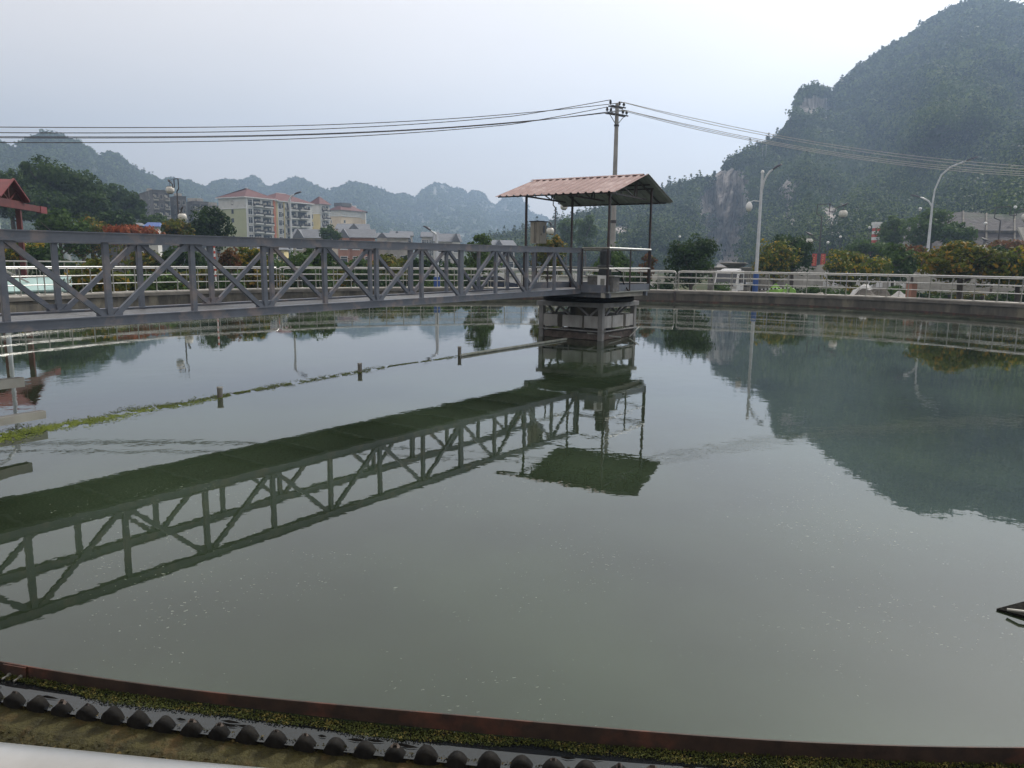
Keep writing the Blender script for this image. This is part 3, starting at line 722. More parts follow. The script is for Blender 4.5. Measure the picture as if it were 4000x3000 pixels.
gr = bpy.data.materials.new('steel_grating'); gr.use_nodes = True; n = gr.node_tree; b = n.nodes['Principled BSDF']
tc = n.nodes.new('ShaderNodeTexCoord'); mp = n.nodes.new('ShaderNodeMapping'); mp.inputs['Rotation'].default_value = (0, 0, -math.atan2(u.y, u.x)); n.links.new(tc.outputs['Object'], mp.inputs[0])
bt = n.nodes.new('ShaderNodeTexVoronoi'); bt.inputs['Scale'].default_value = 22; bt.inputs['Randomness'].default_value = .25; n.links.new(mp.outputs[0], bt.inputs[0])
cr_ = n.nodes.new('ShaderNodeMapRange'); cr_.inputs[1].default_value = .40; cr_.inputs[2].default_value = .60; n.links.new(bt.outputs['Distance'], cr_.inputs[0])
mm = n.nodes.new('ShaderNodeMix'); mm.data_type = 'RGBA'; mm.inputs[6].default_value = (.02,.022,.025,1); mm.inputs[7].default_value = (.13,.135,.14,1); n.links.new(cr_.outputs[0], mm.inputs[0]); n.links.new(mm.outputs[2], b.inputs[0])
b.inputs['Roughness'].default_value = .55; M['grating'] = gr
q = MB()
for i in range(len(joints)-1):
    a, b2 = joints[i]+.006, joints[i+1]-.006; zz = zb(a)+.075
    q.prism([bp(a, -.05, zz), bp(b2, -.05, zz+(zb(b2)-zb(a))), bp(b2, -WB+.05, zz+(zb(b2)-zb(a))), bp(a, -WB+.05, zz)], (0,0,0), (0,0,.018))
q.build('deck', M['grating'], br, BO)

# ------------------------------------------------------------------ centre platform
E = P1+u*(sn[-1]+.02)
kC = along(E, v, 2378); C_ = E+v*kC                      # corner nearest the viewer
kA = along(E, v, 2046); A_ = E+v*kA
Lp = along(C_, u, 2541); D_ = C_+u*Lp; B_ = A_+u*Lp
ZP = 1.33
pl = thing('platform', 'square steel platform with toe boards and railing on top of the pier', 'platform', (E.x, E.y, 0)); PO = (E.x, E.y, 0)
q = MB(); q.prism([(p.x, p.y, ZP) for p in (A_, C_, D_, B_)], (0,0,0), (0,0,.03)); q.build('deck', M['dark_steel'], pl, PO)
def skirt(p, q_, name, z0, z1, th, mat, inset=0):
    m = MB(); d = (q_-p).normalized(); nrm = V(d.y, -d.x, 0)
    m.prism([p+V(0,0,z0)-nrm*inset, q_+V(0,0,z0)-nrm*inset, q_+V(0,0,z1)-nrm*inset, p+V(0,0,z1)-nrm*inset], (0,0,0), -nrm*th); return m.build(name, mat, pl, PO)
for p, q_ in ((A_, E-v*(WB*.0+1.45)), (E+v*.05, C_), (C_, D_), (D_, B_), (B_, A_)):
    if (q_-p).length > .2: skirt(p, q_, 'toe_board', ZP+.032, ZP+.20, .012, M['steel_paint'])
for p, q_ in ((A_, C_), (C_, D_), (D_, B_), (B_, A_)):
    skirt(p, q_, 'edge_beam', ZP-.125, ZP-.004, .09, M['coping_top'] if p is C_ else M['steel_paint'], .10)  # right-hand side paler: the light on that face is put into its material
    skirt(p, q_, 'edge_lip', ZP-.003, ZP+.031, .03, M['inox_dull'] if p is C_ else M['steel_paint'], -.006)  # lip likewise paler on the lit side
# railing round it
ZR = ZP+1.13
def prail(pts, z, r, mat=None): 
    m = MB(); m.tube([p+V(0,0,z) for p in pts], r, 8); return m.build('handrail', mat or M['inox_dull'], pl, PO)
E1 = E+v*.06
ins = lambda p: p
loop = [E1+u*.03, C_, D_, B_, A_]
for z, r in ((ZR, .028), (ZP+.62, .018)):
    for i in range(4):
        a, b = loop[i], loop[i+1]; prail([a, b], z, r, M['inox'] if i == 1 else M['inox_dull'])  # brighter steel on the lit right side, dull on the others
for i in range(4):
    a, b = loop[i], loop[i+1]; Ld = (b-a).length; n_ = max(1, round(Ld/1.2))
    for k in range(n_+(i == 3)):
        p = a+(b-a)*(k/n_); m = MB(); m.tube([p+V(0,0,ZP+.03), p+V(0,0,ZR)], .022, 8); m.build('rail_post', M['dark_steel'], pl, PO)
# drive ring under the platform
pier_c = None
Mc = on(2350, 1333, 0)                                   # corner of the pier at the waterline
PL_ = 2.04
Lc = Mc-v*0-u*0
ang = math.atan2(u.y, u.x)
pc = Mc - v*(PL_/2) + u*(PL_/2)
q = MB(); q.lathe((pc.x, pc.y, 0), [(.2, 1.02), (1.22, 1.02), (1.30, 1.05), (1.30, 1.15), (1.20, 1.20), (.2, 1.20)], 48); q.build('drive_ring', M['black'], pl, PO)
# ------------------------------------------------------------------ the pier cage
pr = thing('centre_pier', 'pale concrete cage pier carrying the platform, rust stained at the waterline', 'pier', (pc.x, pc.y, 0), ang)
# local frame: x along u, y to the left of u; viewer's corner is at (-h,-h)
h = PL_/2; cw_ = .135
for a in (-h+cw_/2, h-cw_/2):
    for b in (-h+cw_/2, h-cw_/2):
        m = MB(); m.box((a, b, .05), (cw_, cw_, 1.68)); m.build('column', M['pierconc'], pr)
m = MB(); m.box((0, 0, .955), (2*h+.10, 2*h+.10, .125)); m.build('cap_slab', M['pierconc'], pr)
for sgn, ax in ((-1, 'x'), (1, 'x'), (-1, 'y'), (1, 'y')):
    m = MB(); mp_ = MB(); L_ = 2*h-2*cw_
    th = .055
    def put(mm_, t0, t1, z0, z1, o=0.0):
        c_ = (t0+t1)/2; ln = t1-t0
        if ax == 'x': mm_.box((sgn*(h-.05-o), c_, (z0+z1)/2), (th, ln, z1-z0))
        else: mm_.box((c_, sgn*(h-.05-o), (z0+z1)/2), (ln, th, z1-z0))
    hh = h-cw_
    cuts = [-hh, -hh+.44, -hh+.50, hh*.28, hh*.28+.17, hh]
    for k in (0, 2, 4): 
        pm_ = MB(); put(pm_, cuts[k]+.002, cuts[k+1]-.002, .33, .655); pm_.build('wall_panel', M['pierpanel'], pr)
    for k in (1, 3):
        pm_ = MB(); put(pm_, cuts[k], cuts[k+1], .30, .66, .03); pm_.build('panel_joint', M['wallconc'], pr)
    m = MB(); put(m, -h-.02, h+.02, .235, .268, -.05); m.build('lower_ledge', M['pierconc'], pr)
    m = MB(); put(m, -hh, hh, .01, .185, .04); m.build('rusty_skirt', M['rustpale'], pr)
    for t0, t1 in ((-hh*.55, -hh*.15), (-hh*.62, -hh*.95), (hh*.15, hh*.55)):
        m = MB()
        if ax == 'x': m.beam((sgn*(h-.2), t0, .66), (sgn*(h-.2), t1, .90), .05, .05)
        else: m.beam((t0, sgn*(h-.2), .66), (t1, sgn*(h-.2), .90), .05, .05)
        m.build('brace', M['pierconc'], pr)
m = MB(); m.lathe((0, 0, 0), [(.52, -.8), (.52, .90)], 24); m.build('core', M['wallconc'], pr)
m = MB(); m.beam((-h-.25, -h+.3, .22), (-h+1.0, -h-.06, .04), .03, .03); m.beam((h+.1, -h-.06, .26), (h-.6, -h-.10, .02), .025, .025); m.build('loose_bar', M['inox_dull'], pr)

# ------------------------------------------------------------------ canopy
ca = thing('canopy', 'open canopy with faded red sheet roof on four thin dark posts over the platform', 'canopy', (E.x, E.y, 0))
posts = dict(A=A_+v*.05+u*.02, C=C_-v*.03+u*.02, D=D_-v*.03-u*.02, B=B_+v*.05-u*.02)
# roof: ridge runs along vc, its frame turned a little against the bridge
DN = math.hypot(C_.x, C_.y)-.42
hd_ = math.radians(31.6); uc = V(math.sin(hd_), math.cos(hd_), 0); vc = V(uc.y, -uc.x, 0)
OR_ = at(2385, 1000, DN); OR_.z = 0
NA, FA = 0.0, .206*DN; Rr, Rl = 0.0, -.180*DN
rise = .031*DN; zr0 = H+.0905*DN+.045
def rp(s, t, lift=0):                                    # s along uc, t along vc
    k = 1-abs((s-(NA+FA)/2)/((FA-NA)/2)); return OR_+uc*s+vc*t+V(0, 0, zr0+rise*k-.06+lift)
mid = (NA+FA)/2
for (sa, sb) in ((NA, mid-.01), (FA, mid+.01)):
    m = MB(); cur = []; n_ = 0; t = Rl; pr_ = [(0, 0), (.085, 0), (.105, .034), (.140, .034), (.160, 0)]
    w_ = .21; prof = []
    while t < Rr-.001:
        for dx, dz in ((0, 0), (.125, 0), (.145, .03), (.185, .03)):
            prof.append((t+dx, dz))
        t += w_
    vs = []
    for tt, dz in prof: vs += [rp(sa, tt, dz), rp(sb, tt, dz), rp(sa, tt, dz-.006), rp(sb, tt, dz-.006)]
    fs = []; k = len(prof)
    for i in range(k-1):
        a = i*4; b = a+4
        fs += [(a, b, b+1, a+1), (a+2, a+3, b+3, b+2), (a, a+2, b+2, b), (a+1, b+1, b+3, a+3)]
    fs += [(0, 1, 3, 2), (4*k-4, 4*k-2, 4*k-1, 4*k-3)]
    m.add(vs, fs); m.mi = [1 if f[0] % 4 == 2 else 0 for f in m.f]; m.build('roof_sheet', [M['pink_roof'], M['underside']], ca, PO)
m = MB(); m.prism([rp(mid, Rl, .030), rp(mid+.10, Rl, .028), rp(mid+.10, Rl, .032), rp(mid, Rl, .040), rp(mid-.10, Rl, .032), rp(mid-.10, Rl, .028)], (0,0,0), vc*(Rr-Rl)); m.build('ridge_cap', M['pink_roof'], ca, PO)
q1 = lambda p: ((p-OR_).dot(uc), (p-OR_).dot(vc))
pz = {k_: rp(*q1(p), -.05).z for k_, p in posts.items()}
for k_, p in posts.items():
    m = MB(); m.beam(p+V(0,0,ZP+.03), p+V(0,0,pz[k_]), .05, .05, (u.x, u.y, 0)); m.build('post', M['post_paint'], ca, PO)
q0 = lambda p: ((p-OR_).dot(uc), (p-OR_).dot(vc))
tA, tC = q0(posts['A'])[1], q0(posts['C'])[1]; sC, sD = q0(posts['C'])[0], q0(posts['D'])[0]
for tt in (tA, (tA+tC)/2, tC):
    m = MB(); lo = rp(sC, tt, -.09).z; G0 = OR_+vc*tt; b0, b1 = rp(sC, tt, -.09), G0+uc*sD; b1.z = lo
    m.beam(b0, b1, .04, .04)
    ap = rp(mid, tt, -.05); mb_ = G0+uc*mid; mb_.z = lo
    m.beam(rp(NA+.08, tt, -.04), ap, .035, .035); m.beam(ap, rp(FA-.08, tt, -.04), .035, .035)
    m.beam(mb_, ap, .03, .03)
    for q_ in (.28, .72):
        s_q = sC+(sD-sC)*q_; lq = G0+uc*s_q; lq.z = lo; m.beam(lq, rp(s_q, tt, -.05), .025, .025)
        m.beam(mb_, rp(s_q, tt, -.05), .025, .025)
    m.build('truss', M['post_paint'], ca, PO)
for ss in (NA+.1, sC, mid-.55, mid+.55, sD, FA-.1):
    m = MB(); m.beam(rp(ss, Rl+.04, -.035), rp(ss, Rr-.04, -.035), .035, .035); m.build('purlin', M['post_paint'], ca, PO)
# gearmotor, block and box on the platform
gm_ = C_ + u*.75 - v*.50
mo_ = thing('gear_motor', 'grey upright gear motor behind the corner post under the canopy', 'motor', (gm_.x, gm_.y, ZP+.03))
m = MB(); m.box((0,0,.16), (.5,.5,.32)); m.build('base', M['motor'], mo_)
m = MB(); m.lathe((0,0,0), [(.15,.32),(.17,.36),(.17,.60),(.20,.62),(.20,.66),(.12,.68)], 18); m.build('gearbox', M['motor'], mo_)
m = MB(); m.lathe((0,0,0), [(.12,.68),(.135,.70),(.135,1.0),(.15,1.02),(.15,1.06),(.05,1.10)], 18)
for k in range(14): a = 2*PI*k/14; m.box((.142*math.cos(a), .142*math.sin(a), .85), (.02,.008,.26), a)
m.build('housing', M['motor'], mo_)
m = MB(); m.tube([(.2,0,.6),(.42,.05,.50),(.50,.0,.2),(.62,-.1,.0)], .018, 6); m.build('cable', M['black'], mo_)
bk = E1+v*((C_-E1).dot(v)*.62)+u*.30
bl = thing('block_plinth', 'low grey block plinth on the platform behind the toe board', 'plinth', (bk.x, bk.y, ZP+.03), ang)
m = MB(); m.box((0,0,.19), (.34,.75,.38)); m.build('blocks', P('grey_block', (.15,.15,.145), (.09,.09,.088), 9, .9, 0, .012, 26), bl)
m = MB(); m.box((.02,0,.395), (.42,.86,.03)); m.build('cover_plate', M['inox_dull'], bl)
eb = C_ - v*.20 + u*.16
ebx = thing('electric_box', 'small white electric box at the platform corner beside the post', 'electric box', (eb.x, eb.y, ZP+.03), ang)
m = MB(); m.box((0,0,.21), (.16,.30,.40)); m.build('housing', M['white_paint'], ebx)
m = MB(); m.box((-.083,0,.25), (.008,.12,.16)); m.build('meter_window', M['inox_dull'], ebx)

# ------------------------------------------------------------------ things in the water
pts = [on(x, y, .025) for x, y in ((2212,1324),(2100,1342),(1960,1363),(1800,1388))]
fp = MB(); fp.tube(pts, [.032]*4, 10)
tag(fp.build('floating_pipe', M['white_pipe']), 'dirty white pipe lying on the water from the pier to the left', 'pipe')
line = [(1800,1390),(1700,1405),(1560,1424),(1400,1452),(1200,1487),(1000,1522),(858,1548),(700,1580),(620,1590),(500,1612),(380,1640),(250,1660),(120,1682),(0,1706),(-150,1735)]
rng = np.random.default_rng(17); LX = np.array([a for a, b in line][::-1], float); LY = np.array([b for a, b in line][::-1], float)
N = 26000; px = -150+1950*rng.random(N)**1.25; wd = np.interp(px, [-150, 0, 300, 700, 1000, 1800], [34, 27, 20, 13, 9, 5])*(.3+1.5*np.clip(fbm(px/70, px*0, 3, 50)-.12, 0, 1))

py = np.interp(px, LX, LY)+rng.normal(size=len(px))*wd*.55
keep = fbm(px/26, py/7, 4, 53) > np.interp(px, [0, 400, 900, 1800], [.36, .35, .35, .33]); px, py = px[keep], py[keep]
P_ = np.array([on(a, b, .003)[:] for a, b in zip(px, py)]); v_, f_ = leaves(rng, P_, np.tile([[0,0,1.0]], (len(P_), 1)), .10, .021)
tag(npmesh('floating_algae', v_, f_, leafmat('yellow_algae', (.09,.12,.022), (.21,.26,.045), nscale=2, trans=.1)), 'bright yellow green algae floating in a band along the pipe line', 'algae', kind='stuff')
sp_ = MB()
for i in range(len(line)-1):
    a, b = on(*line[i], -.055), on(*line[i+1], -.055); sp_.tube([a, b], .035, 6)
tag(sp_.build('sunken_pipe', M['algae']), 'slimy pipe just under the algae band', 'pipe')
for k, (x, yt, yb_) in enumerate(((860,1513,1552),(1406,1420,1453),(1795,1355,1390))):
    p = on(x, yb_, 0); dd_ = math.hypot(p.x, p.y); t_ = at(x, yt, dd_)
    lab = ('short grey stub post in the algae, nearest the bridge reflection at left', 'short grey stub post in the middle of the three along the algae band', 'short grey stub post nearest the white floating pipe')[k]
    st = thing('stub_post', lab, 'post', (p.x, p.y, 0), 0, 'stub posts along the floating pipe')
    m = MB(); m.tube([(0,0,-.4),(0,0,t_.z-.01)], .040, 10); m.build('shaft', M['concrete'], st)
    m = MB(); m.lathe((0,0,0), [(.0,t_.z+.012),(.045,t_.z+.008),(.047,t_.z-.01),(.042,t_.z-.014)], 10); m.build('top_cap', M['pale_conc'], st)
# skimmer rails at the left edge: two pale beams on hidden legs
dS = 11.1
def beam_at(x1, y1, x0, y0, d1, d0): return at(x1, y1, d1), at(x0, y0, d0)
sk = thing('skimmer_frame', 'two pale concrete beams reaching in over the water at the left edge', 'frame', on(-60, 1690, 0)); SO = sk.location
a, b = at(85, 1491, dS), at(-420, 1548, dS-.6)
m = MB(); m.beam(a, b, .12, .115); m.build('upper_beam', M['pale_conc'], sk, SO)
a2, b2 = at(170, 1617, dS-.1), at(-420, 1716, dS-.7)
m = MB(); m.beam(a2, b2, .12, .095); m.build('lower_beam', M['pale_conc'], sk, SO)
for s_k in (.62, .95):
    p = a+(b-a)*s_k; q_ = a2+(b2-a2)*s_k; m = MB(); m.tube([V(p.x, p.y, p.z), V(p.x, p.y, -.8)], .03, 8); m.build('leg', M['inox_dull'], sk, SO)
# dark wedge of scum board at the right edge
w0 = on(3893, 2377, .012); wa = on(4060, 2333, .05); wb = on(4075, 2425, .02); wc_ = on(4300, 2500, .0); wd_ = on(4300, 2280, .10)
m = MB(); vs = [w0, wa, wd_, wc_, wb]; lo_ = [p-V(0,0,.12) for p in vs]; m.add(vs+lo_, [(0,1,4),(1,2,3,4)]+[(i, (i+1) % 5, 5+(i+1) % 5, 5+i) for i in range(5)])
wt = thing('scum_board', 'black wet pointed board breaking the water at the right edge', 'board', w0); m.build('board', P('wet_black_board', (.006,.006,.006), (.02,.02,.017), 30, .9, 0, .01, 50, spec=.05), wt, w0)
m = MB(); m.tube([on(3935, 2382, .03), on(3985, 2388, .045), on(4100, 2402, .05)], .010, 6); m.build('glint_strip', M['inox_dull'], wt, w0)  # pale strip modelled as the white glint on the board
# ------------------------------------------------------------------ buildings
CACHE = {}
def window(parent, x, z, w_, h_, face='f', frame=None, y0=0.0, name='window', kind='plain'):
    """a window on the facade (y=0, looking to -y) or on the end wall (x=0, looking to -x)"""
    key = (round(w_, 2), round(h_, 2), face, frame.name if frame else '', kind)
    if key in CACHE:
        f0, g0 = CACHE[key]; f_ = f0.copy(); COL.objects.link(f_); g_ = g0.copy(); COL.objects.link(g_)
    else:
        m = MB(); t = max(.09, w_*.055); d = .16
        def bx(mm_, a0, a1, b0, b1, d0, d1):
            c = ((a0+a1)/2, -(d0+d1)/2, (b0+b1)/2); s_ = (a1-a0, d1-d0, b1-b0)
            if face == 'e': c = (-(d0+d1)/2, (a0+a1)/2, (b0+b1)/2); s_ = (d1-d0, a1-a0, b1-b0)
            mm_.box(c, s_)
        W2, H2 = w_/2, h_/2
        bx(m, -W2, -W2+t, -H2, H2, -.02, .07); bx(m, W2-t, W2, -H2, H2, -.02, .07)
        bx(m, -W2+t, W2-t, -H2, -H2+t, -.02, .07); bx(m, -W2+t, W2-t, H2-t, H2, -.02, .07)
        nm = max(1, round(w_/1.1))
        for k in range(1, nm): q = -W2+w_*k/nm; bx(m, q-t*.35, q+t*.35, -H2+t, H2-t, -.015, .06)
        if h_ > 1.2: bx(m, -W2+t, W2-t, H2*.35, H2*.35+t*.6, -.013, .055)
        bx(m, -W2-.08, W2+.08, -H2-.12, -H2-.005, -.02, .16)
        f_ = m.build(name, frame or M['white_paint'], parent)
        g = MB(); bx(g, -W2+t+.002, W2-t-.002, -H2+t+.002, H2-t-.002, .004, .02); g_ = g.build('pane', M['glass'], f_)
        CACHE[key] = (f_, g_)
    f_.parent = parent; g_.parent = f_
    f_.location = (x, y0, z) if face == 'f' else (y0, x, z)
    return f_
def balcony(parent, x, z, w_, d_, slab, rail, h_=1.0, y0=0.0, dark=True):
    key = ('bal', round(w_, 2), round(d_, 2), slab.name, rail.name, h_, dark)
    if key in CACHE:
        cs = [c.copy() for c in CACHE[key]]
        for c in cs: COL.objects.link(c)
        for c in cs[1:]: c.parent = cs[0]
    else:
        m = MB(); m.box((0, -d_/2, 0), (w_, d_, .22)); m.box((0, -d_-.0, .16), (w_, .08, .42)); a = m.build('balcony', slab, parent)
        m = MB()
        m.box((0, -d_-.01, h_-.02), (w_, .06, .06))
        n_ = int(w_/.35)
        for k in range(n_+1): m.box((-w_/2+.03+(w_-.06)*k/n_, -d_, .37+(h_-.4)/2), (.05, .05, h_-.40))
        for sx in (-1, 1): m.box((sx*(w_/2-.03), -d_/2, h_*.5), (.05, d_, h_*.75))
        b = m.build('balcony_rail', rail, a); cs = [a, b]
        if dark:
            m = MB(); m.box((0, -.012, 1.35), (w_*.94, .03, 2.3)); c = m.build('recess_shade', M['glass'], a); cs.append(c)  # flat dark sheet painting the shade of the recess behind the balcony
            rr = random.Random(int(w_*100)+int(z))
            for k in range(5):
                m = MB(); xx = rr.uniform(-w_*.42, w_*.42); m.box((xx, -.25-rr.random()*.5, .8+rr.random()*.9), (rr.uniform(.2, .7), .12, rr.uniform(.3, .9))); cs.append(m.build('laundry', M['oldpale'], a))
        CACHE[key] = cs
    cs[0].parent = parent; cs[0].location = (x, y0, z)
    return cs[0]
def hip(parent, x0, x1, y0, y1, z, rise, mat, ov=.6, hipx=None, name='roof', ridge_mat=None):
    m = MB(); X0, X1, Y0, Y1 = x0-ov, x1+ov, y0-ov, y1+ov; hy = (Y1-Y0)/2; hx_ = hipx if hipx is not None else hy
    yc = (Y0+Y1)/2
    vs = [(X0,Y0,z),(X1,Y0,z),(X1,Y1,z),(X0,Y1,z),(X0+hx_,yc,z+rise),(X1-hx_,yc,z+rise)]
    m.add(vs, [(0,1,5,4),(1,2,5),(2,3,4,5),(3,0,4),(3,2,1,0)])
    r_ = m.build(name, mat, parent)
    if ridge_mat:
        q = MB(); q.beam((X0+hx_, yc, z+rise+.05), (X1-hx_, yc, z+rise+.05), .35, .18); q.build('ridge', ridge_mat, r_)
        q = MB(); q.box(((X0+X1)/2, (Y0+Y1)/2, z-.16), (X1-X0, Y1-Y0, .30)); q.build('eave_board', ridge_mat, r_)
    return r_
def slabhouse(name, label, K, uu, L, W, zE, wall, roof, rise, group=None, cat='apartment block', band=None, ridge=None, zb_=GZ, flat=False, end_split=None):
    t = thing(name, label, cat, (K.x, K.y, zb_), math.atan2(uu.y, uu.x), group)
    m = MB(); hgt = zE-zb_
    m.box((L/2, W/2, hgt/2), (L, W, hgt)); m.build('wall', wall, t)
    if flat:
        m = MB(); m.box((L/2, W/2, hgt+.12), (L+.3, W+.3, .24)); m.build('roof', roof, t)
    else: hip(t, 0, L, 0, W, hgt, rise, roof, .8, None, ridge_mat=ridge)
    if band:
        z0, z1, bm = band; m = MB(); m.box((L/2, W/2, (z0+z1)/2), (L+.06, W+.06, z1-z0)); m.build('upper_band', bm, t)
        m = MB(); m.box((L/2, W/2, z0), (L+.4, W+.4, .25)); m.build('cornice', M['white_paint'], t)
    return t, hgt
def zat(px, py, d): return at(px, py, d).z
# long block, first part: green end wall
UA = V(.52, .855, 0).normalized(); VA = V(-UA.y, UA.x, 0)
KA_ = at(967, 1000, 284); KA_.z = 0; zE = zat(967, 768, 284)
LA = along(KA_, UA, 1082); WA = along(KA_, VA, 864)
t, hgt = slabhouse('apartment_block', 'apartment block with green end wall, white top floor and red hipped roof', KA_, UA, LA, WA, zE, M['green_wall'], M['tile_red'], 3.6, 'apartment blocks on the far side of the road', band=(zE-GZ-3.9, zE-GZ, M['white_wall']), ridge=M['white_paint'])
m = MB(); m.box((LA/2+.1, -.04, hgt/2), (LA-.2, .14, hgt-.02)); m.build('facade', M['white_wall'], t)
fl = [hgt-1.9-3.02*k for k in range(9)]
for k, z in enumerate(fl):
    if k < 8: window(t, WA*.48, z, 1.15, 1.35, 'e', frame=M['rail_dark'])
for k, z in enumerate(fl[:8]):
    window(t, 1.9, z, 1.9, 2.2, 'f', y0=-.12)
    balcony(t, LA*.36, z-1.25, LA*.26, 1.5, M['white_wall'], M['rail_dark'], y0=-.11)
    balcony(t, LA*.70, z-1.45, LA*.30, 1.5, M['white_wall'], M['rail_dark'], y0=-.11)
m = MB(); m.box((LA-.6, -.25, hgt/2), (1.0, .25, hgt-.1)); m.build('stripe', M['orange'], t)
for xx in (.35, LA*.12+1.4): m = MB(); m.box((xx, -.2, hgt/2), (.35, .2, hgt-.1)); m.build('pilaster', M['white_paint'], t)
def ac_unit(parent, x, z, y0=0.0):
    if 'ac' in CACHE: c = CACHE['ac'].copy(); COL.objects.link(c); c.parent = parent
    else:
        m = MB(); m.box((0,-.25,0), (.95,.40,.70)); m.box((0,-.47,0), (.5,.03,.5)); c = m.build('air_conditioner', M['oldpale'], parent); CACHE['ac'] = c
    c.location = (x, y0, z)
for k in range(7): ac_unit(t, 3.5, fl[k]-.9, -.12)
for k in (0, 2, 3, 5): ac_unit(t, LA*.53, fl[k]-.6, -.12)
# second part
KB = KA_+UA*(LA+.3)+VA*.2; LBk = along(KB, UA, 1224)
t, hgt = slabhouse('apartment_block', 'white apartment block with crowded balconies, in the middle of the red roofed row', KB, UA, LBk, WA*.95, zE-.3, M['white_wall'], M['tile_red'], 3.4, 'apartment blocks on the far side of the road', ridge=M['white_paint'])
for k in range(8):
    z = hgt-1.9-3.02*k
    window(t, 2.2, z, 1.7, 2.1, 'f'); window(t, LBk*.19, z, 1.3, 1.5, 'f')
    balcony(t, LBk*.42, z-1.3, LBk*.26, 1.6, M['white_wall'], M['rail_dark'])
    balcony(t, LBk*.72, z-1.1, LBk*.26, 1.8, M['white_wall'], M['rail_dark'])
    window(t, LBk*.91, z, 1.4, 1.6, 'f'); ac_unit(t, LBk*.27, z-.7)
    if k % 2: ac_unit(t, LBk*.85, z-.9)
for xx in (.5, 3.9): m = MB(); m.box((xx, -.15, hgt/2), (.4, .28, hgt-.1)); m.build('pilaster', M['yellow_wall'], t)
# third part with yellow end wall standing forward
KC = at(1254, 1000, 322); KC.z = 0; zC = zat(1254, 797, 322); WC = along(KC, VA, 1216); LC = along(KC, UA, 1291)
t, hgt = slabhouse('apartment_block', 'apartment block with yellow end wall and dark balconies, right of the white one', KC, UA, LC, WC, zC, M['yellow_wall'], M['tile_red'], 3.3, 'apartment blocks on the far side of the road', band=(zC-GZ-3.8, zC-GZ, M['white_wall']))
m = MB(); m.box((LC/2+.1, -.04, hgt/2), (LC-.2, .14, hgt-.02)); m.build('facade', M['white_wall'], t)
for k in range(8):
    z = hgt-1.9-3.02*k
    window(t, WC-1.3, z, 1.0, 1.9, 'e'); window(t, 1.5, z, 1.3, 1.6, 'f', y0=-.12)
    balcony(t, LC*.38, z-1.3, LC*.30, 1.4, M['white_wall'], M['rail_dark'], y0=-.11); balcony(t, LC*.74, z-1.3, LC*.30, 1.4, M['white_wall'], M['rail_dark'], y0=-.11)
KD = at(1336, 1000, 352); KD.z = 0; zD = zat(1336, 820, 352); WD = along(KD, VA, 1293)
t, hgt = slabhouse('apartment_block', 'apartment block with peach end wall and red roof with a dark rooftop box', KD, UA, 14, WD, zD, M['peach_wall'], M['tile_red'], 2.6, 'apartment blocks on the far side of the road', band=(zD-GZ-2.6, zD-GZ, M['white_wall']))
m = MB(); m.box((5.5, WD*.6, hgt+2.6), (6, 5, 1.6)); m.build('rooftop_box', M['grey_old'], t)
for k in range(7): window(t, 2.2, hgt-2-3*k, 1.2, 1.4, 'f')
for k in range(7): window(t, WD-.9, hgt-2-3*k, .7, 1.3, 'e')
UE = V(.985, .17, 0).normalized(); VE = V(-UE.y, UE.x, 0); KE = at(1338, 1000, 362); KE.z = 0; zE2 = zat(1385, 826, 362); LE = along(KE, UE, 1431)
t, hgt = slabhouse('apartment_block', 'pale block with red hipped roof and peach right corner, farthest right of the row', KE, UE, LE, 11, zE2, M['white_wall'], M['tile_red'], 1.9, 'apartment blocks on the far side of the road')
m = MB(); m.box((LE*.84, -.03, (hgt-3.6)/2), (LE*.30, .1, hgt-3.6)); m.build('peach_panel', M['peach_wall'], t)
for k in range(7):
    z = hgt-2.2-3*k
    for xx, ww in ((.06, .7), (.19, 1.2), (.35, 1.2), (.63, .7)): window(t, LE*xx, z, ww*1.1, 1.6, 'f')
m = MB(); m.box((LE*.35, 5, hgt+2.4), (5.5, 3.5, .9)); m.box((LE*.30, 4.5, hgt+3.6), (2.6, 1.4, .5)); m.build('water_tank', M['white_paint'], t)
# old grey flats on the left
def oldflat(label, pxK, pxL, pxR, yE, d, wall, nwin, seed, flo=6):
    K = at(pxK, 1000, d); K.z = 0; U_ = V(.80, .60, 0).normalized(); V_ = V(-U_.y, U_.x, 0); z = zat(pxK, yE, d)
    L = along(K, U_, pxR); W_ = along(K, V_, pxL)
    t, hgt = slabhouse('old_flats', label, K, U_, L, max(3, W_), z, wall, M['grey_old'], 0, 'old grey blocks of flats on the hillside', flat=True, cat='apartment block')
    rr = random.Random(seed)
    for k in range(flo):
        zz = hgt-2.0-2.95*k
        if W_ > 5: window(t, W_*.22, zz, 1.4, 1.5, 'e', frame=M['oldpale'])
        for j in range(nwin):
            xx = L*(j+.5)/nwin
            if rr.random() < .75: balcony(t, xx, zz-1.3, L/nwin*.86, 1.1, M['oldpale'], M['oldpale'] if rr.random() < .6 else M['inox_dull'])
            else: window(t, xx, zz, L/nwin*.55, 1.5, 'f', frame=M['oldpale'])
    for k in range(3):
        m = MB(); m.box((rr.uniform(1, max(1.2, L-1)), max(3, W_)*.5+k, hgt+.9), (rr.uniform(1.2, 3), 1.5, rr.uniform(.8, 1.8))); m.build('rooftop_shed', M['oldpale'], t)
    return t
oldflat('oldest grey block of flats, tallest at the left with a blank end wall', 612, 549, 676, 744, 290, M['grey_old'], 3, 1)
oldflat('narrow grey flats between the tall blank walled block and the green trees', 700, 677, 740, 768, 296, M['grey_old'], 2, 2)
oldflat('low dark flats with a glazed green balcony row above the big tree', 763, 741, 823, 788, 300, M['grey_old'], 2, 3)
oldflat('pale narrow flats squeezed against the green end wall', 843, 822, 866, 806, 305, M['oldpale'], 1, 4)
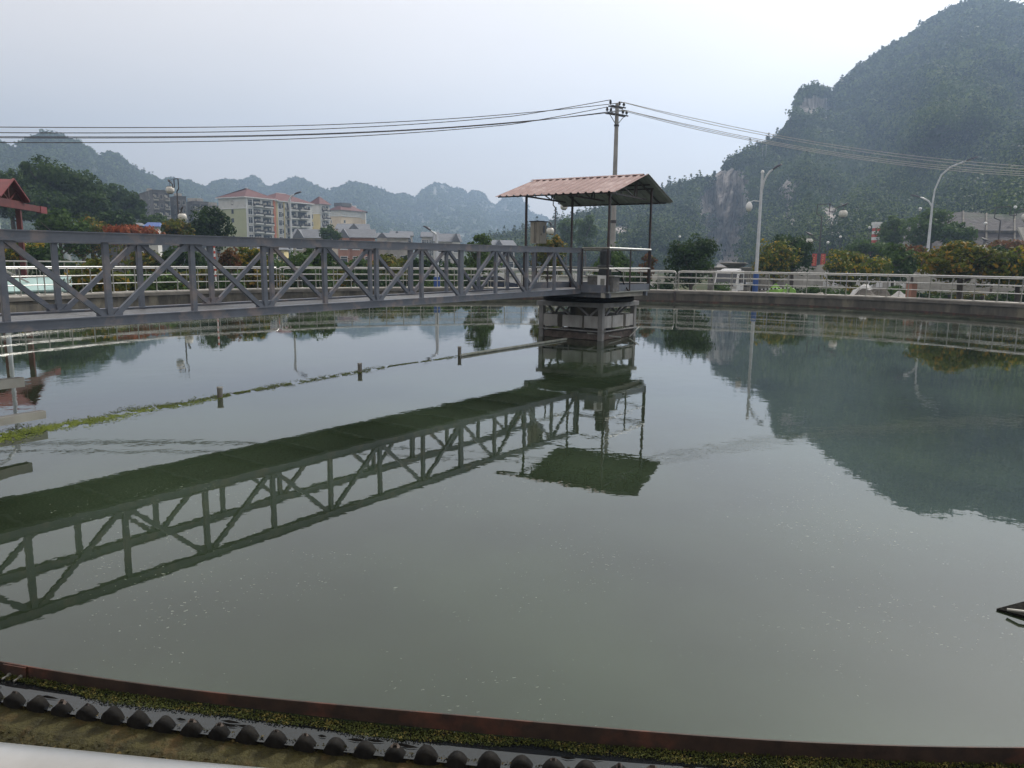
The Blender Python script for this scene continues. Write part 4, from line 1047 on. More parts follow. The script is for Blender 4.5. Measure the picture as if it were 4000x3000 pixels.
# grey-roofed villas
def villa(label, px0, px1, yEave, yRidge, d, wall, tilt=.15, depth=8, gable=None, wins=3, floors=3, rows=None):
    K = at(px0, 1000, d); K.z = 0; U_ = V(math.cos(tilt), math.sin(tilt), 0); L = along(K, U_, px1); z = zat((px0+px1)/2, yEave, d); rise = zat((px0+px1)/2, yRidge, d)-z
    t = thing('villa', label, 'house', (K.x, K.y, GZ), math.atan2(U_.y, U_.x), 'grey roofed villas behind the bridge'); hg = z-GZ
    m = MB(); m.box((L/2, depth/2, hg/2), (L, depth, hg)); m.build('wall', wall, t)
    m = MB(); yc = depth/2
    m.add([(-.5,-.6,hg),(L+.5,-.6,hg),(L+.2,yc,hg+rise),(-.2,yc,hg+rise),(-.5,depth+.6,hg),(L+.5,depth+.6,hg)], [(0,1,2,3),(3,2,5,4),(0,3,4),(1,5,2),(0,4,5,1)]); r_ = m.build('roof', M['tile_grey'], t)
    if gable is not None:
        gx = gable*L; gw = min(3.6, L*.34); gz = hg+rise*.95
        m = MB(); m.add([(gx-gw/2,-1.1,hg-.1),(gx+gw/2,-1.1,hg-.1),(gx,-1.1,gz),(gx-gw/2,yc,hg-.1),(gx+gw/2,yc,hg-.1),(gx,yc,gz)], [(0,1,2),(0,2,5,3),(1,4,5,2),(3,5,4),(0,3,4,1)]); m.build('dormer', M['tile_grey'], r_)
        m = MB(); m.box((gx, -.5, (hg-.12)/2), (gw*.9, 1.0, hg-.12)); m.build('bay', wall, t)
    for fl_ in range(floors):
        for k in range(wins):
            xx = L*(k+.5)/wins
            if gable is not None and abs(xx-gable*L) < L*.17: window(t, xx, hg-1.7-3*fl_, 1.5, 1.6, 'f', y0=-1.0)
            else: window(t, xx, hg-1.7-3*fl_, 1.5, 1.6, 'f')
    return t
villa('villa with long low grey roof and pointed dormer in front of the yellow end wall', 1150, 1288, 930, 893, 170, M['beige_wall'], gable=.14)
villa('pink brick villa with grey roof, left of the bridge post pair', 1322, 1462, 928, 892, 165, M['brick_pink'], gable=.16)
villa('grey roofed villa with pale walls right of the pink brick villa', 1474, 1596, 928, 908, 175, M['oldpale'], gable=.16)
villa('taller cream villa with balcony and grey roof under the peach block', 1318, 1440, 895, 872, 215, M['beige_wall'], gable=.55, floors=4)
villa('hazy villa with flat grey roof slab behind the pointed dormers', 1526, 1612, 920, 901, 235, M['beige_wall'], gable=.3)
villa('white villa with long grey roof beside the street lamp', 1700, 1798, 944, 910, 180, M['white_wall'], gable=.82)
villa('pale row house with many narrow windows left of the street lamp', 1650, 1716, 925, 904, 225, M['oldpale'], wins=5)
villa('small grey roofed house behind the cabinet tree', 1920, 2010, 958, 936, 190, M['oldpale'], gable=.3)
villa('dim pale house between trees, low behind the bridge', 1000, 1110, 975, 962, 200, M['yellow_wall'], wins=4, floors=2)
hut = villa('tiny blue roofed white hut above the red leaved trees', 583, 620, 885, 868, 130, M['white_wall'], wins=1, floors=1, depth=2)
for c in hut.children:
    if c.name.startswith('roof'): c.data.materials[0] = M['blue_paint']
hut['group'] = 'small huts'
villa('low dark shed roof with white posts among the trees at the left', 425, 540, 880, 868, 140, M['grey_old'], wins=3, floors=1, depth=4)
# far stone revetment and walls at the right
rv = thing('stone_revetment', 'grey stone revetment with concrete ribs below the wooded slope at far right', 'retaining wall', at(3800, 1000, 150).xyz)
ro = rv.location.copy(); ro.z = 0; rv.location.z = 0
tp = [(3490,905),(3560,890),(3620,880),(3690,838),(3760,826),(3850,836),(3960,838),(4060,815),(4300,790)]
P1_ = [at(x, 985, 128) for x, y in tp]; P2_ = [at(x, (y+985)/2-5, 134) for x, y in tp]; P3_ = [at(x, y, 143) for x, y in tp]
m = MB(); n_ = len(tp); vs = P1_+P2_+P3_+[p+V(2, 14, -1) for p in P3_]
m.add(vs, [(r_*n_+i, r_*n_+i+1, (r_+1)*n_+i+1, (r_+1)*n_+i) for r_ in range(3) for i in range(n_-1)]); m.build('stone_face', M['stonewall'], rv, ro)
for i in range(1, n_):
    m = MB(); m.beam(P1_[i]+V(0,-.2,0), P2_[i]+V(0,-.2,0), .22, .3); m.beam(P2_[i]+V(0,-.2,0), P3_[i]+V(0,-.2,0), .22, .3); m.build('rib', M['wallconc'], rv, ro)
m = MB()
for i in range(n_-1): m.beam(P2_[i]+V(0,-.3,0), P2_[i+1]+V(0,-.3,0), .5, .35)
m.build('ledge', M['wallconc'], rv, ro)
m = MB(); a, b = at(3985, 890, 126), at(4035, 995, 124); m.beam(a, b, .9, .25); m.build('stairs', M['pale_conc'], rv, ro)
# yard wall with pillars
def yardwall(label, px0, px1, d, yt, zb_, n_p, mat, panel=None, group='yard wall lengths along the road'):
    a, b = at(px0, 1000, d), at(px1, 1000, d); zt_ = zat((px0+px1)/2, yt, d); o = V(a.x, a.y, zb_); t = thing('yard_wall', label, 'wall', o, 0, group)
    a.z = b.z = 0; dr = (b-a).normalized(); L = (b-a).length; an = math.atan2(dr.y, dr.x); hg = zt_-zb_
    m = MB(); m.box((a+dr*(L/2)+V(0,0,zb_+hg/2)), (L, .22, hg), an); m.build('wall', mat, t, o)
    m = MB(); m.box((a+dr*(L/2)+V(0,0,zb_+hg+.05)), (L, .42, .10), an); m.build('capping', M['coping_top'], t, o)
    for k in range(n_p+1):
        m = MB(); p = a+dr*(L*k/n_p); m.box(p+V(0,0,zb_+hg/2+.06), (.5, .5, hg+.35), an); m.build('pillar', mat, t, o)
    if panel:
        for k in range(n_p):
            for q in (.28, .72):
                m = MB(); p = a+dr*(L*(k+q)/n_p)-V(-dr.y, dr.x, 0)*.13; m.box(p+V(0,0,zb_+hg*.60), (L/n_p*.30, .06, hg*.5), an); m.build('panel', panel, t, o)
    return t
yardwall('pale concrete yard wall below the red banners', 3105, 3205, 76, 1046, GZ, 1, M['pale_conc'])
yardwall('yard wall with white panels behind the yellow bushes at the right', 3212, 3560, 77, 1046, GZ, 4, M['pale_conc'], M['white_paint'])
yardwall('yard wall behind the double street lamp and the round olive tree', 3575, 4300, 80, 1046, GZ, 7, M['pale_conc'])
yardwall('long yard wall behind the white truck', 2780, 3095, 84, 1048, GZ, 3, M['concrete'])
yardwall('low pale wall behind the platform railing, right of the canopy posts', 2480, 2640, 60, 1083, GZ, 2, M['pale_conc'])
# white hoarding seen through the truss
hd = yardwall('long bright white hoarding behind the trees, seen through the bridge end', 1890, 2312, 56, 1080, GZ, 6, M['white_paint']); hd['category'] = 'fence'; hd.name = 'hoarding'; hd['group'] = 'hoardings'
# concrete mushroom finial
mf = thing('stone_mushroom', 'flat topped concrete mushroom standing on a pillar above the truck', 'ornament', (*at(2869, 1000, 82).xy, GZ))
zt_ = zat(2869, 1028, 82)-GZ
m = MB(); m.lathe((0,0,0), [(.28,0),(.28,zt_-.5)], 12); m.build('stem', M['pale_conc'], mf)
m = MB(); m.lathe((0,0,0), [(.0,zt_-.62),(.5,zt_-.5),(1.25,zt_-.12),(1.45,zt_),(1.2,zt_+.06),(0,zt_+.10)], 24); m.build('top_disc', M['concrete'], mf)
# striped marker tower
tt_ = thing('marker_tower', 'small red and white striped square tower far behind the yellow bushes', 'tower', (*at(3414, 1000, 150).xy, 0))
zz0, zz1 = zat(3414, 950, 150), zat(3414, 868, 150); hb = (zz1-zz0)/7; wdt = 20*150/FPX
m = MB(); m.box((0,0,(zz0+GZ)/2), (wdt, wdt, zz0-GZ)); m.build('base', M['brick_pink'], tt_)
for k in range(7):
    m = MB(); m.box((0,0,zz0+hb*(k+.5)), (wdt*(1.25 if k == 6 else 1), wdt*(1.25 if k == 6 else 1), hb*.998)); m.build('band', M['white_paint'] if k % 2 == 1 or k == 6 else M['banner'], tt_)

# ------------------------------------------------------------------ power pole and its wires
dpole = 50.0
pt, pb_ = at(2411, 408, dpole), at(2390, 1100, dpole)
px_, py_ = pt.x, pt.y
up = thing('utility_pole', 'tall round concrete power pole rising behind the canopy roof', 'utility pole', (px_, py_, GZ))
zT = zat(2411, 403, dpole)-GZ
m = MB(); m.tube([(0,0,0), (0,0,zT)], [.20, .115], 14); m.build('pole', M['pole_conc'], up)
m = MB(); m.tube([(0,0,zat(2393, 872, dpole)-GZ), (0,0,zat(2393, 860, dpole)-GZ)], .197, 14); m.build('band', M['dark_steel'], up)
wdir = V(.80, .60, 0).normalized()                       # direction of the cross arms
ARM = []
for (yy, hw, ins_) in ((418, .62, (-.95, .95, .3)), (448, .85, (-1, -.62, .62, 1))):
    z = zat(2411, yy, dpole)-GZ
    m = MB()
    for o_ in (-.13, .13):
        n2 = V(-wdir.y, wdir.x, 0)*o_; m.beam(-wdir*hw+n2+V(0,0,z), wdir*hw+n2+V(0,0,z), .07, .07)
    m.build('cross_arm', M['dark_steel'], up)
    for f_ in ins_:
        c = wdir*hw*f_+V(0,0,z); m = MB(); m.lathe((c.x, c.y, c.z), [(.02,0),(.02,.14),(.09,.15),(.06,.20),(.10,.22),(.05,.29),(.075,.31),(.03,.36)], 10); m.build('insulator', M['lamp_dark'], up)
        ARM.append((wdir*hw*f_, z+.36))
m = MB(); zb2 = zat(2405, 490, dpole)-GZ; za = zat(2411, 450, dpole)-GZ
for f_ in (-.8, .8):
    m = MB(); m.tube([V(0,0,zb2), wdir*f_*.8+V(0,0,za)], .022, 6); m.build('stay', M['dark_steel'], up)
m = MB(); m.lathe((0,0,zb2), [(.15,-.05),(.165,-.05),(.165,.05),(.15,.05)], 12); m.build('clamp', M['dark_steel'], up)
# wires follow their sag in the photo; each hangs over its own straight line on the ground
def smooth(pts, xs):
    P_ = np.array(pts, float); c = np.polyfit(P_[:, 0], P_[:, 1], min(3, len(P_)-1)); return np.polyval(c, xs)
def wire(label, k, pts, dend, left):
    off, z = ARM[k]; A0 = V(px_, py_, 0)+V(off.x, off.y, 0); xe = -350 if left else 4350
    B0 = at(xe, 1000, dend); B0.z = 0; dr = (B0-A0).normalized(); LN = (B0-A0).length
    xs0 = pts[0][0]; P_ = []
    ya = smooth(pts, np.array([2411.0]))[0]
    for i in range(41):
        f_ = i/40; g = A0+dr*(LN*f_); 
        # photo column of this ground point
        dd_ = g; lx = dd_.dot(Rv); ly = dd_.dot(Fv); xx = 2000+FPX*lx/ly
        xx = max(-350, min(4350, xx)); yy = float(smooth(pts, np.array([xx]))[0])
        d_ = math.hypot(g.x, g.y); zz = at(xx, yy, d_).z
        if i == 0: zfix = (z+GZ)-zz
        P_.append(V(g.x, g.y, zz+zfix*max(0, 1-f_*6)))
    m = MB(); m.tube(P_, .022 if left else .018, 5)
    return tag(m.build('power_line', M['lamp_dark'] if left else M['wire_grey']), label, 'wire', 'wires on the power pole')
wire('topmost wire running left from the pole', 1, [(-350,500),(0,500),(1000,496),(1600,474),(2097,434.5),(2415,398)], 50, True)
wire('second wire down running left from the pole', 0, [(-350,522),(0,520),(1000,515),(1600,488),(2047,445),(2400,405)], 47, True)
wire('third wire down running left, just under the gap', 6, [(-350,538),(0,536),(1000,531),(1600,509),(2097,464),(2415,432)], 52, True)
wire('fourth wire down running left, almost touching the third', 5, [(-350,542),(0,540),(1000,534.5),(1600,512),(2097,466),(2400,438)], 50, True)
wire('lowest and thickest wire running left from the pole', 3, [(-350,558),(0,557.6),(1000,550),(1600,521.6),(2097,470),(2380,441)], 46, True)
wire('upper wire running right from the pole across the mountain', 1, [(2440,399),(2700,467),(3037,536),(3303,579),(3604,621),(4000,654),(4350,672)], 62, False)
wire('second wire running right, just below the upper one', 2, [(2430,412),(2700,475),(3037,545),(3303,590),(3604,632),(4000,664),(4350,680)], 66, False)
wire('third wire running right, above the lowest pair', 6, [(2445,432),(2700,494),(3001,557.5),(3303,606),(3604,648),(4000,672),(4350,688)], 62, False)
wire('lower wire running right across the mountain', 5, [(2435,438),(2700,499),(3001,564),(3303,614),(3604,655),(4000,680),(4350,692)], 66, False)
wire('lowest wire running right from the lower arm', 4, [(2425,445),(2700,503),(3001,570),(3303,621),(3604,663),(4000,686),(4350,697)], 60, False)

# ------------------------------------------------------------------ street lamps
def street_lamp(label, px, ytop, d, zb_, arms, blue=None, r=(.10, .055), cap=False, camera=None, lean=0):
    o = at(px, 1000, d); t = thing('street_lamp', label, 'street lamp', (o.x, o.y, zb_), -math.atan2(o.x, o.y), 'white street lamps')
    hg = zat(px, ytop, d)-zb_
    top_ = hg if cap else None
    if blue: m = MB(); m.tube([(0,0,0), (0,0,blue)], r[0]*1.5, 12); m.build('blue_sleeve', M['blue_paint'], t)
    m = MB(); m.tube([(0,0,0 if not blue else blue-.1), (0,0,hg)], [r[0], r[1]], 12); m.build('pole', M['lamp_white'], t)
    if cap: m = MB(); m.lathe((0,0,hg), [(.10,0),(.11,.05),(.08,.14),(0,.18)], 10); m.build('top_cap', M['white_paint'], t)
    for (z0, pts, hd_) in arms:
        P_ = [V(x, 0, z0+z) for x, z in pts]; m = MB(); m.tube(P_, [r[1]*.9]*(len(P_)-1)+[r[1]*.6], 10); m.build('arm', M['lamp_white'], t)
        e = P_[-1]; dv = (P_[-1]-P_[-2]).normalized(); L_ = hd_
        m = MB(); c = e+dv*L_/2; nn = V(-dv.z, 0, dv.x)
        if nn.z < 0: nn = -nn
        vs = []
        for f_, w_, h_ in ((0, .05, .05), (.18, .10, .09), (.5, .16, .11), (.85, .13, .07), (1, .04, .02)):
            q = e+dv*(L_*f_); vs += [q+V(0,-w_,0)-nn*.02, q+V(0,w_,0)-nn*.02, q+V(0,w_*.6,0)+nn*h_, q+V(0,-w_*.6,0)+nn*h_]
        m.add(vs, [(i*4+k, i*4+(k+1) % 4, i*4+4+(k+1) % 4, i*4+4+k) for i in range(4) for k in range(4)]+[(3,2,1,0),(16,17,18,19)], True); m.build('lamp_head', M['lamp_head'], t)
    if camera:
        z = camera; m = MB(); m.tube([(0,0,z),(-.42,0,z+.05),(-.62,0,z-.02)], .03, 8); m.build('camera_bracket', M['lamp_white'], t)
        m = MB(); m.lathe((-.68,0,z-.62), [(.0,0),(.12,.03),(.17,.14),(.185,.17),(.20,.20),(.20,.36),(.14,.52),(.05,.62)], 16); m.build('dome_camera', M['white_paint'], t)
    return t
k = 60/FPX
street_lamp('white lamp with blue base and hanging dome camera, right of the white truck', 2958, 676, 51, GZ, [(zat(2980,725,51)-GZ, [(0,-.5),(.12,.25),(.28,.62),(.45,.86),(.60,.95)], .62)], blue=2.35, r=(.115,.075), cap=True, camera=zat(2968,787,51)-GZ)
hgd = zat(3646, 814, 84)-GZ; q_=1.5
street_lamp('white lamp with two curved arms, the long one bending right', 3622, 800, 84, GZ, [(hgd+.25, [(a*1.5, b*1.5) for a, b in [(0,0),(.06,1.0),(.35,1.9),(.8,2.35),(1.45,2.62),(1.62,2.68)]], 1.0), (hgd+.15, [(a*1.5, b*1.5) for a, b in [(0,0),(-.22,.35),(-.55,.55),(-.72,.60)]], .95)], r=(.19,.09))
street_lamp('white street lamp in front of the balconies, behind the bridge', 1140, 775, 62, GZ, [(zat(1139,800,62)-GZ, [(0,-.6),(-.10,.3),(.15,.7),(.35,.78)], .60)], r=(.12,.07))
street_lamp('low white lamp with blue base beside the white villa', 1706, 915, 47, GZ, [(zat(1706,912,47)-GZ, [(0,-.2),(-.10,.0),(-.35,.15)], .55)], blue=1.9, r=(.13,.08))
street_lamp('white lamp post at the left edge beside the red shed', 3, 560, 42, GZ, [(zat(3,640,42)-GZ, [(0,0),(-.1,.8),(-.5,1.3),(-.9,1.5)], .6)], r=(.12,.07))

# ------------------------------------------------------------------ ornamental ball lamps
def bird(m, c, s, d=1):
    c = Vector(c)
    m.tube([c+V(-.45*s*d,0,-.12*s), c+V(-.15*s*d,0,-.02*s), c+V(.1*s*d,0,.08*s), c+V(.28*s*d,0,.22*s), c+V(.40*s*d,0,.20*s)], [.02*s, .09*s, .11*s, .05*s, .02*s], 8)
    m.add([c+V(-.1*s*d,0,.05*s), c+V(-.55*s*d,.25*s,.30*s), c+V(-.2*s*d,.02,.12*s), c+V(-.6*s*d,-.25*s,.26*s)], [(0,1,2),(0,2,3)])
    m.tube([c+V(-.4*s*d,0,-.1*s), c+V(-.75*s*d,0,-.05*s)], [.05*s,.015*s], 6)
def ball_lamp(label, px, yU, d, rz):
    sc = d/74
    """yU = photo row of the upper globe"""
    o = at(px, 1000, d); zb_ = zat(px, yU, d)-7.13*sc
    t = thing('ball_lamp', label, 'lamp', (o.x, o.y, zb_), rz-math.atan2(o.x, o.y), 'tall dark lamps with two white globes and a crane bird'); t.scale = (sc, sc, sc)
    m = MB(); m.tube([(0,0,-1),(0,0,6.9)], [.10,.055], 10); m.build('pole', M['lamp_dark'], t)
    m = MB()
    p = [(0,6.9),(-.46,7.12),(-.42,7.96),(.6,8.0),(.56,7.30),(1.02,7.30),(1.06,7.6),(1.72,7.86)]
    for i in range(len(p)-1): m.beam((p[i][0],0,p[i][1]), (p[i+1][0],0,p[i+1][1]), .07, .07, (0,1,0))
    m.build('upper_arm', M['lamp_dark'], t)
    m = MB(); p = [(0,4.8),(-.42,4.85),(-.5,5.05),(-.95,5.25)]
    for i in range(len(p)-1): m.beam((p[i][0],0,p[i][1]), (p[i+1][0],0,p[i+1][1]), .06, .06, (0,1,0))
    m.build('lower_arm', M['lamp_dark'], t)
    for (x, z) in ((1.72, 7.13), (-.95, 4.68)):
        m = MB(); R_ = .36; m.lathe((x,0,z), [(.0,-R_*.92),(R_*.55,-R_*.86),(R_*.85,-R_*.6),(R_,-.1),(R_*1.005,0),(R_,.1),(R_*.88,R_*.55),(R_*.6,R_*.80),(0,R_*.86)], 22); g_ = m.build('globe', M['globe'], t)
        m = MB(); m.lathe((x,0,z), [(0,R_*.84),(R_*.66,R_*.80),(R_*.60,R_*.92),(0,R_*.95)], 18); m.lathe((x,0,z), [(0,-R_*.99),(R_*.5,-R_*.95),(R_*.60,-R_*.86),(0,-R_*.85)], 18); m.build('globe_rim', M['lamp_dark'], g_)
        m = MB(); m.tube([(x,0,z+R_*.9),(x,0,z+R_*.9+.34)], .02, 6); m.build('hanger', M['lamp_dark'], t)
    m = MB(); bird(m, (1.80,0,7.86), .85, 1); m.build('bird', M['lamp_dark'], t)
    m = MB(); bird(m, (-.95,0,5.35), .85, -1); m.build('bird', M['lamp_dark'], t)
    m = MB(); m.box((0,0,3.66), (1.15,.04,.05)); m.box((0,0,2.52), (1.15,.04,.05)); m.build('banner_frame', M['lamp_dark'], t)
    for x in (-.36, .36):
        m = MB(); m.box((x,0,3.09), (.40,.02,1.08)); b_ = m.build('banner', M['banner'], t)
        m = MB()
        for q in range(5):
            z = 2.70+q*.19
            m.box((x-.02,-.014,z+.05), (.12,.008,.015)); m.box((x-.02,-.014,z), (.15,.008,.015)); m.box((x-.02,-.014,z+.02), (.018,.008,.10)); m.box((x+.04,-.014,z-.03), (.05,.008,.014))
        m.build('lettering', M['gold'], b_)
    return t
ball_lamp('globe lamp in front of the mountain, above the pale yard wall', 3199, 836, 122, 0)
ball_lamp('globe lamp at the far right edge before the stone revetment', 3893, 851, 128, 0)
ball_lamp('globe lamp half hidden behind the canopy and control cabinet', 2166, 802, 120, math.radians(61))
ball_lamp('globe lamp at the left in front of the old grey flats', 706, 738, 84, math.radians(109))
for i, (x, y, d) in enumerate(((3276,1012-170,140),(3387,889,150),(3766,898,128),(3836,874,130),(3540,858,135),(3577,816,140),(3832,880,126),(2652,925,150),(3230,948,140),(3764,897,132),(3944,810,140),(3277,926,145))):
    if i in (0, 6, 9): continue
    o = at(x, 1000, d); z = zat(x, y, d)
    labs = ['', 'tiny white lamp globe left of the striped tower', 'tiny white lamp globe on a short pole below the stone revetment ledge', 'tiny white lamp globe in the middle of the stone revetment', 'tiny white lamp globe between two hazy trees', 'tiny white lamp globe under the double lamp short arm', '', 'tiny white lamp globe on the slope right of the canopy', 'tiny white lamp globe on the slope near the banners lamp', '', 'tiny white lamp globe above the far right revetment', 'tiny white lamp globe below the upper globe of the banner lamp']
    t = thing('garden_lamp', labs[i], 'lamp', (o.x, o.y, z-3.2), 0, 'tiny far white garden lamps')
    m = MB(); m.tube([(0,0,-3),(0,0,3.0)], .05, 6); m.build('pole', M['lamp_dark'], t)
    m = MB(); m.lathe((0,0,3.2), [(0,-.22),(.2,-.12),(.25,.05),(.16,.2),(0,.24)], 10); m.build('globe', M['white_paint'], t)
# control cabinet on its post
ab_ = along(A_, u, 2101); pc_ = A_+u*ab_; dc = math.hypot(pc_.x, pc_.y); ks = .41
cz0, cz1 = ZP+(zat(2100, 951, dc)-ZP)/1, zat(2100, 868, dc)
ccab = thing('control_cabinet', 'beige steel control cabinet with small oval window, on a post on the platform', 'cabinet', (pc_.x, pc_.y, ZP+.03), math.radians(49))
ccab.scale = (ks, ks, 1); GZ_ = ZP+.03
m = MB(); m.tube([(0,.1,0),(0,.1,cz0-GZ_)], .045, 8); m.build('post', M['dark_steel'], ccab)
a0, a1 = cz0-GZ_, cz1-GZ_
m = MB(); m.box((.02,.0,(a0+a1)/2), (.78,.78,a1-a0)); m.build('housing', M['cabinet'], ccab)
m = MB(); m.prism([(-.44,-.44,a1),(.50,-.44,a1),(.50,.44,a1+.0),(-.44,.44,a1+.0)], (0,0,0), (0,0,.03)); m.build('roof', M['dark_steel'], ccab)
m = MB(); m.box((.02,-.40,(a0+a1)/2), (.70,.02,(a1-a0)*.95)); dr_ = m.build('door', M['cabinet'], ccab)
m = MB(); m.prism([(.10+.13*math.cos(q)*1.0, -.412, a0+(a1-a0)*.66+.11*math.sin(q)) for q in [2*PI*i/20 for i in range(20)]], (0,0,0), (0,-.012,0)); m.build('window', M['glass'], dr_)
m = MB(); m.box((-.20,-.42,a0+(a1-a0)*.42), (.04,.03,.05)); m.build('handle', M['dark_steel'], dr_)
for x_ in (-.365, -.15): m = MB(); m.box((-.375, .12+x_*.6, (a0+a1)/2), (.012,.04,(a1-a0)*.94)); m.build('seam', M['dark_steel'], ccab)
# striped thin pole behind the left rail
o = at(838, 1000, 46); st = thing('striped_pole', 'thin white pole with red bands behind the left railing', 'pole', (o.x, o.y, GZ))
zt_ = zat(830, 952, 46)-GZ
m = MB(); m.tube([(0,0,0),(0,0,.5),(0,0,zt_)], [.10,.05,.045], 10); m.build('shaft', M['white_paint'], st)
for k_ in range(6): m = MB(); z = zt_-.15-.32*k_; m.tube([(0,0,z-.07),(0,0,z+.07)], .052, 10); m.build('red_band', M['banner'], st)
for px, yy, lab in ((2985,565,'left'), (3635,455,'right')):
    d_ = float(right_surface(np.array([float(px)]), np.array([.85]))[0][0])-4; o = at(px, yy+32, d_)
    hp = thing('wooden_pylon', 'pale two legged pylon high on the mountain, the %s one' % lab, 'pylon', o, 0, 'two legged pylons on the mountain')
    m = MB()
    m.tube([(-.8,0,-4),(-.8,0,4)], .12, 6); m.tube([(.9,0,-4),(.9,0,4.3)], .12, 6); m.beam((-1.4,0,3.6),(1.6,0,3.7), .14, .14); m.build('frame', M['pole_conc'], hp)
# ------------------------------------------------------------------ red crane shed at the left
dsh = 48
nearC = at(8, 1000, dsh-1.2); farC = at(100, 1000, dsh+1.6); nearC.z = farC.z = 0
gd = (farC-nearC).normalized(); ld = V(-gd.y, gd.x, 0)      # ld points away to the left
if ld.x > 0: ld = -ld
sh = thing('crane_shed', 'dark red steel crane shed with ribbed red roof at the left edge', 'shed', (nearC.x, nearC.y, GZ)); so_ = V(nearC.x, nearC.y, GZ)
zEv = zat(50, 782, dsh); zRd = zat(46, 703, dsh); gw = (farC-nearC).length
for s_g in (0, gw):
    for s_l in (.15, 3.2):
        p = nearC+gd*s_g+ld*s_l; m = MB(); m.beam(p+V(0,0,GZ), p+V(0,0,zEv-.15), .24, .20, (gd.x, gd.y, 0)); m.build('column', M['red_paint'], sh, so_)
nl, fl2 = nearC-gd*.35, farC+gd*.35
rA, rB = (nl+fl2)/2-ld*.3, (nl+fl2)/2+ld*6
for e0, side in ((nl, 1), (fl2, -1)):
    a, b = e0-ld*.3, e0+ld*6; m = MB()
    q = [a+V(0,0,zEv), b+V(0,0,zEv), rB+V(0,0,zRd), rA+V(0,0,zRd)]
    m.prism(q, (0,0,0), (0,0,.05))
    for k_ in range(9):
        f_ = k_/8; c0 = (a+(b-a)*f_*.98)+V(0,0,zEv+.07); c1 = (rA+(rB-rA)*f_*.98)+V(0,0,zRd+.07); m.beam(c0, c1, .07, .08)
    m.build('roof_sheet', M['red_roof'], sh, so_)
m = MB(); A_g = nl+V(0,0,zEv-.02); B_g = fl2+V(0,0,zEv-.02); T_g = (nl+fl2)/2+V(0,0,zRd-.06)
m.beam(A_g, B_g, .10, .14); m.beam(A_g, T_g, .08, .10); m.beam(B_g, T_g, .08, .10); m.beam((A_g+B_g)/2, T_g, .05, .05)
for f_ in (.25, .75): m.beam((A_g+B_g)/2, A_g.lerp(B_g, f_)+V(0,0,(zRd-zEv)*.48), .05, .05)
m.build('gable_frame', M['red_paint'], sh, so_)
hb_ = zat(100, 800, dsh)
m = MB(); p0 = nearC-gd*1+ld*.0; e_ = along(nearC, gd, 190); p1 = nearC+gd*e_; m.beam(p0+V(0,0,hb_), p1+V(0,0,hb_), .16, .34); m.build('crane_beam', M['red_paint'], sh, so_)
m = MB(); m.beam(p1-gd*.9+V(0,0,hb_-.02)-ld*-.0, p1+gd*.05+V(0,0,hb_-.02), .22, .38); m.build('beam_end', M['red_roof'], sh, so_)
# teal tank platform with its own stairs and rails
tb = at(150, 1000, 41); tp_ = thing('teal_platform', 'pale teal painted concrete platform with steel stairs and rails, left of the tank', 'platform', (tb.x, tb.y, GZ), math.radians(12)); 
zt1 = (zat(150, 1098, 40)-GZ)/1.24
m = MB(); m.box((0,0,zt1/2-.2), (3.4,1.6,zt1-.4)); m.build('lower_block', M['teal'], tp_)
m = MB(); m.prism([(-1.6,-1.0,zt1-.45),(1.35,-1.0,zt1-.32),(.9,.6,zt1+.10),(-1.6,.6,zt1-.02)], (0,0,0), (0,0,.05)); m.build('sloping_top', M['teal'], tp_)
m = MB(); m.box((1.55,.2,zt1-.30), (.36,.7,.95)); m.build('end_block', M['teal'], tp_)
ztop = (zat(150, 1022, 41)-GZ)/1.24; tp_.scale = (1.24,)*3
for (a, b) in (((-2.9,.9),(1.4,.9)), ((-2.9,-.2),(-1.7,-.2))):
    m = MB(); m.tube([(a[0],a[1],ztop),(b[0],b[1],ztop)], .03, 8); m.build('rail', M['inox'], tp_)
    m = MB(); m.tube([(a[0],a[1],ztop-.55),(b[0],b[1],ztop-.55)], .018, 8); m.build('rail', M['inox'], tp_)
    n_ = int((b[0]-a[0])/.42)
    for k_ in range(n_+1):
        x = a[0]+(b[0]-a[0])*k_/n_; m = MB(); m.tube([(x,a[1],zt1-.3),(x,a[1],ztop)], .02, 6); m.build('rail_post', M['inox_dull'], tp_)
for k_ in range(7):
    m = MB(); m.box((-1.9+.28*k_, .35, ztop-.35-.17*k_), (.30,.7,.05)); m.build('step', M['inox_dull'], tp_)
m = MB(); m.beam((-2.0,.0,ztop+.15),(0.1,.0,ztop-1.05), .04, .06); m.build('stair_rail', M['inox'], tp_)
m = MB(); m.tube([(-2.6,.2,0),(-2.6,.2,ztop-.2)], .16, 14); m.build('standpipe', M['lamp_dark'], tp_)

# ------------------------------------------------------------------ truck and yard clutter
dT = 66; o = at(2842, 1000, dT)
tk = thing('truck', 'white flat nosed truck parked behind the railing, cab facing left', 'truck', (o.x, o.y, zat(2850, 1154, dT)), math.radians(-34))
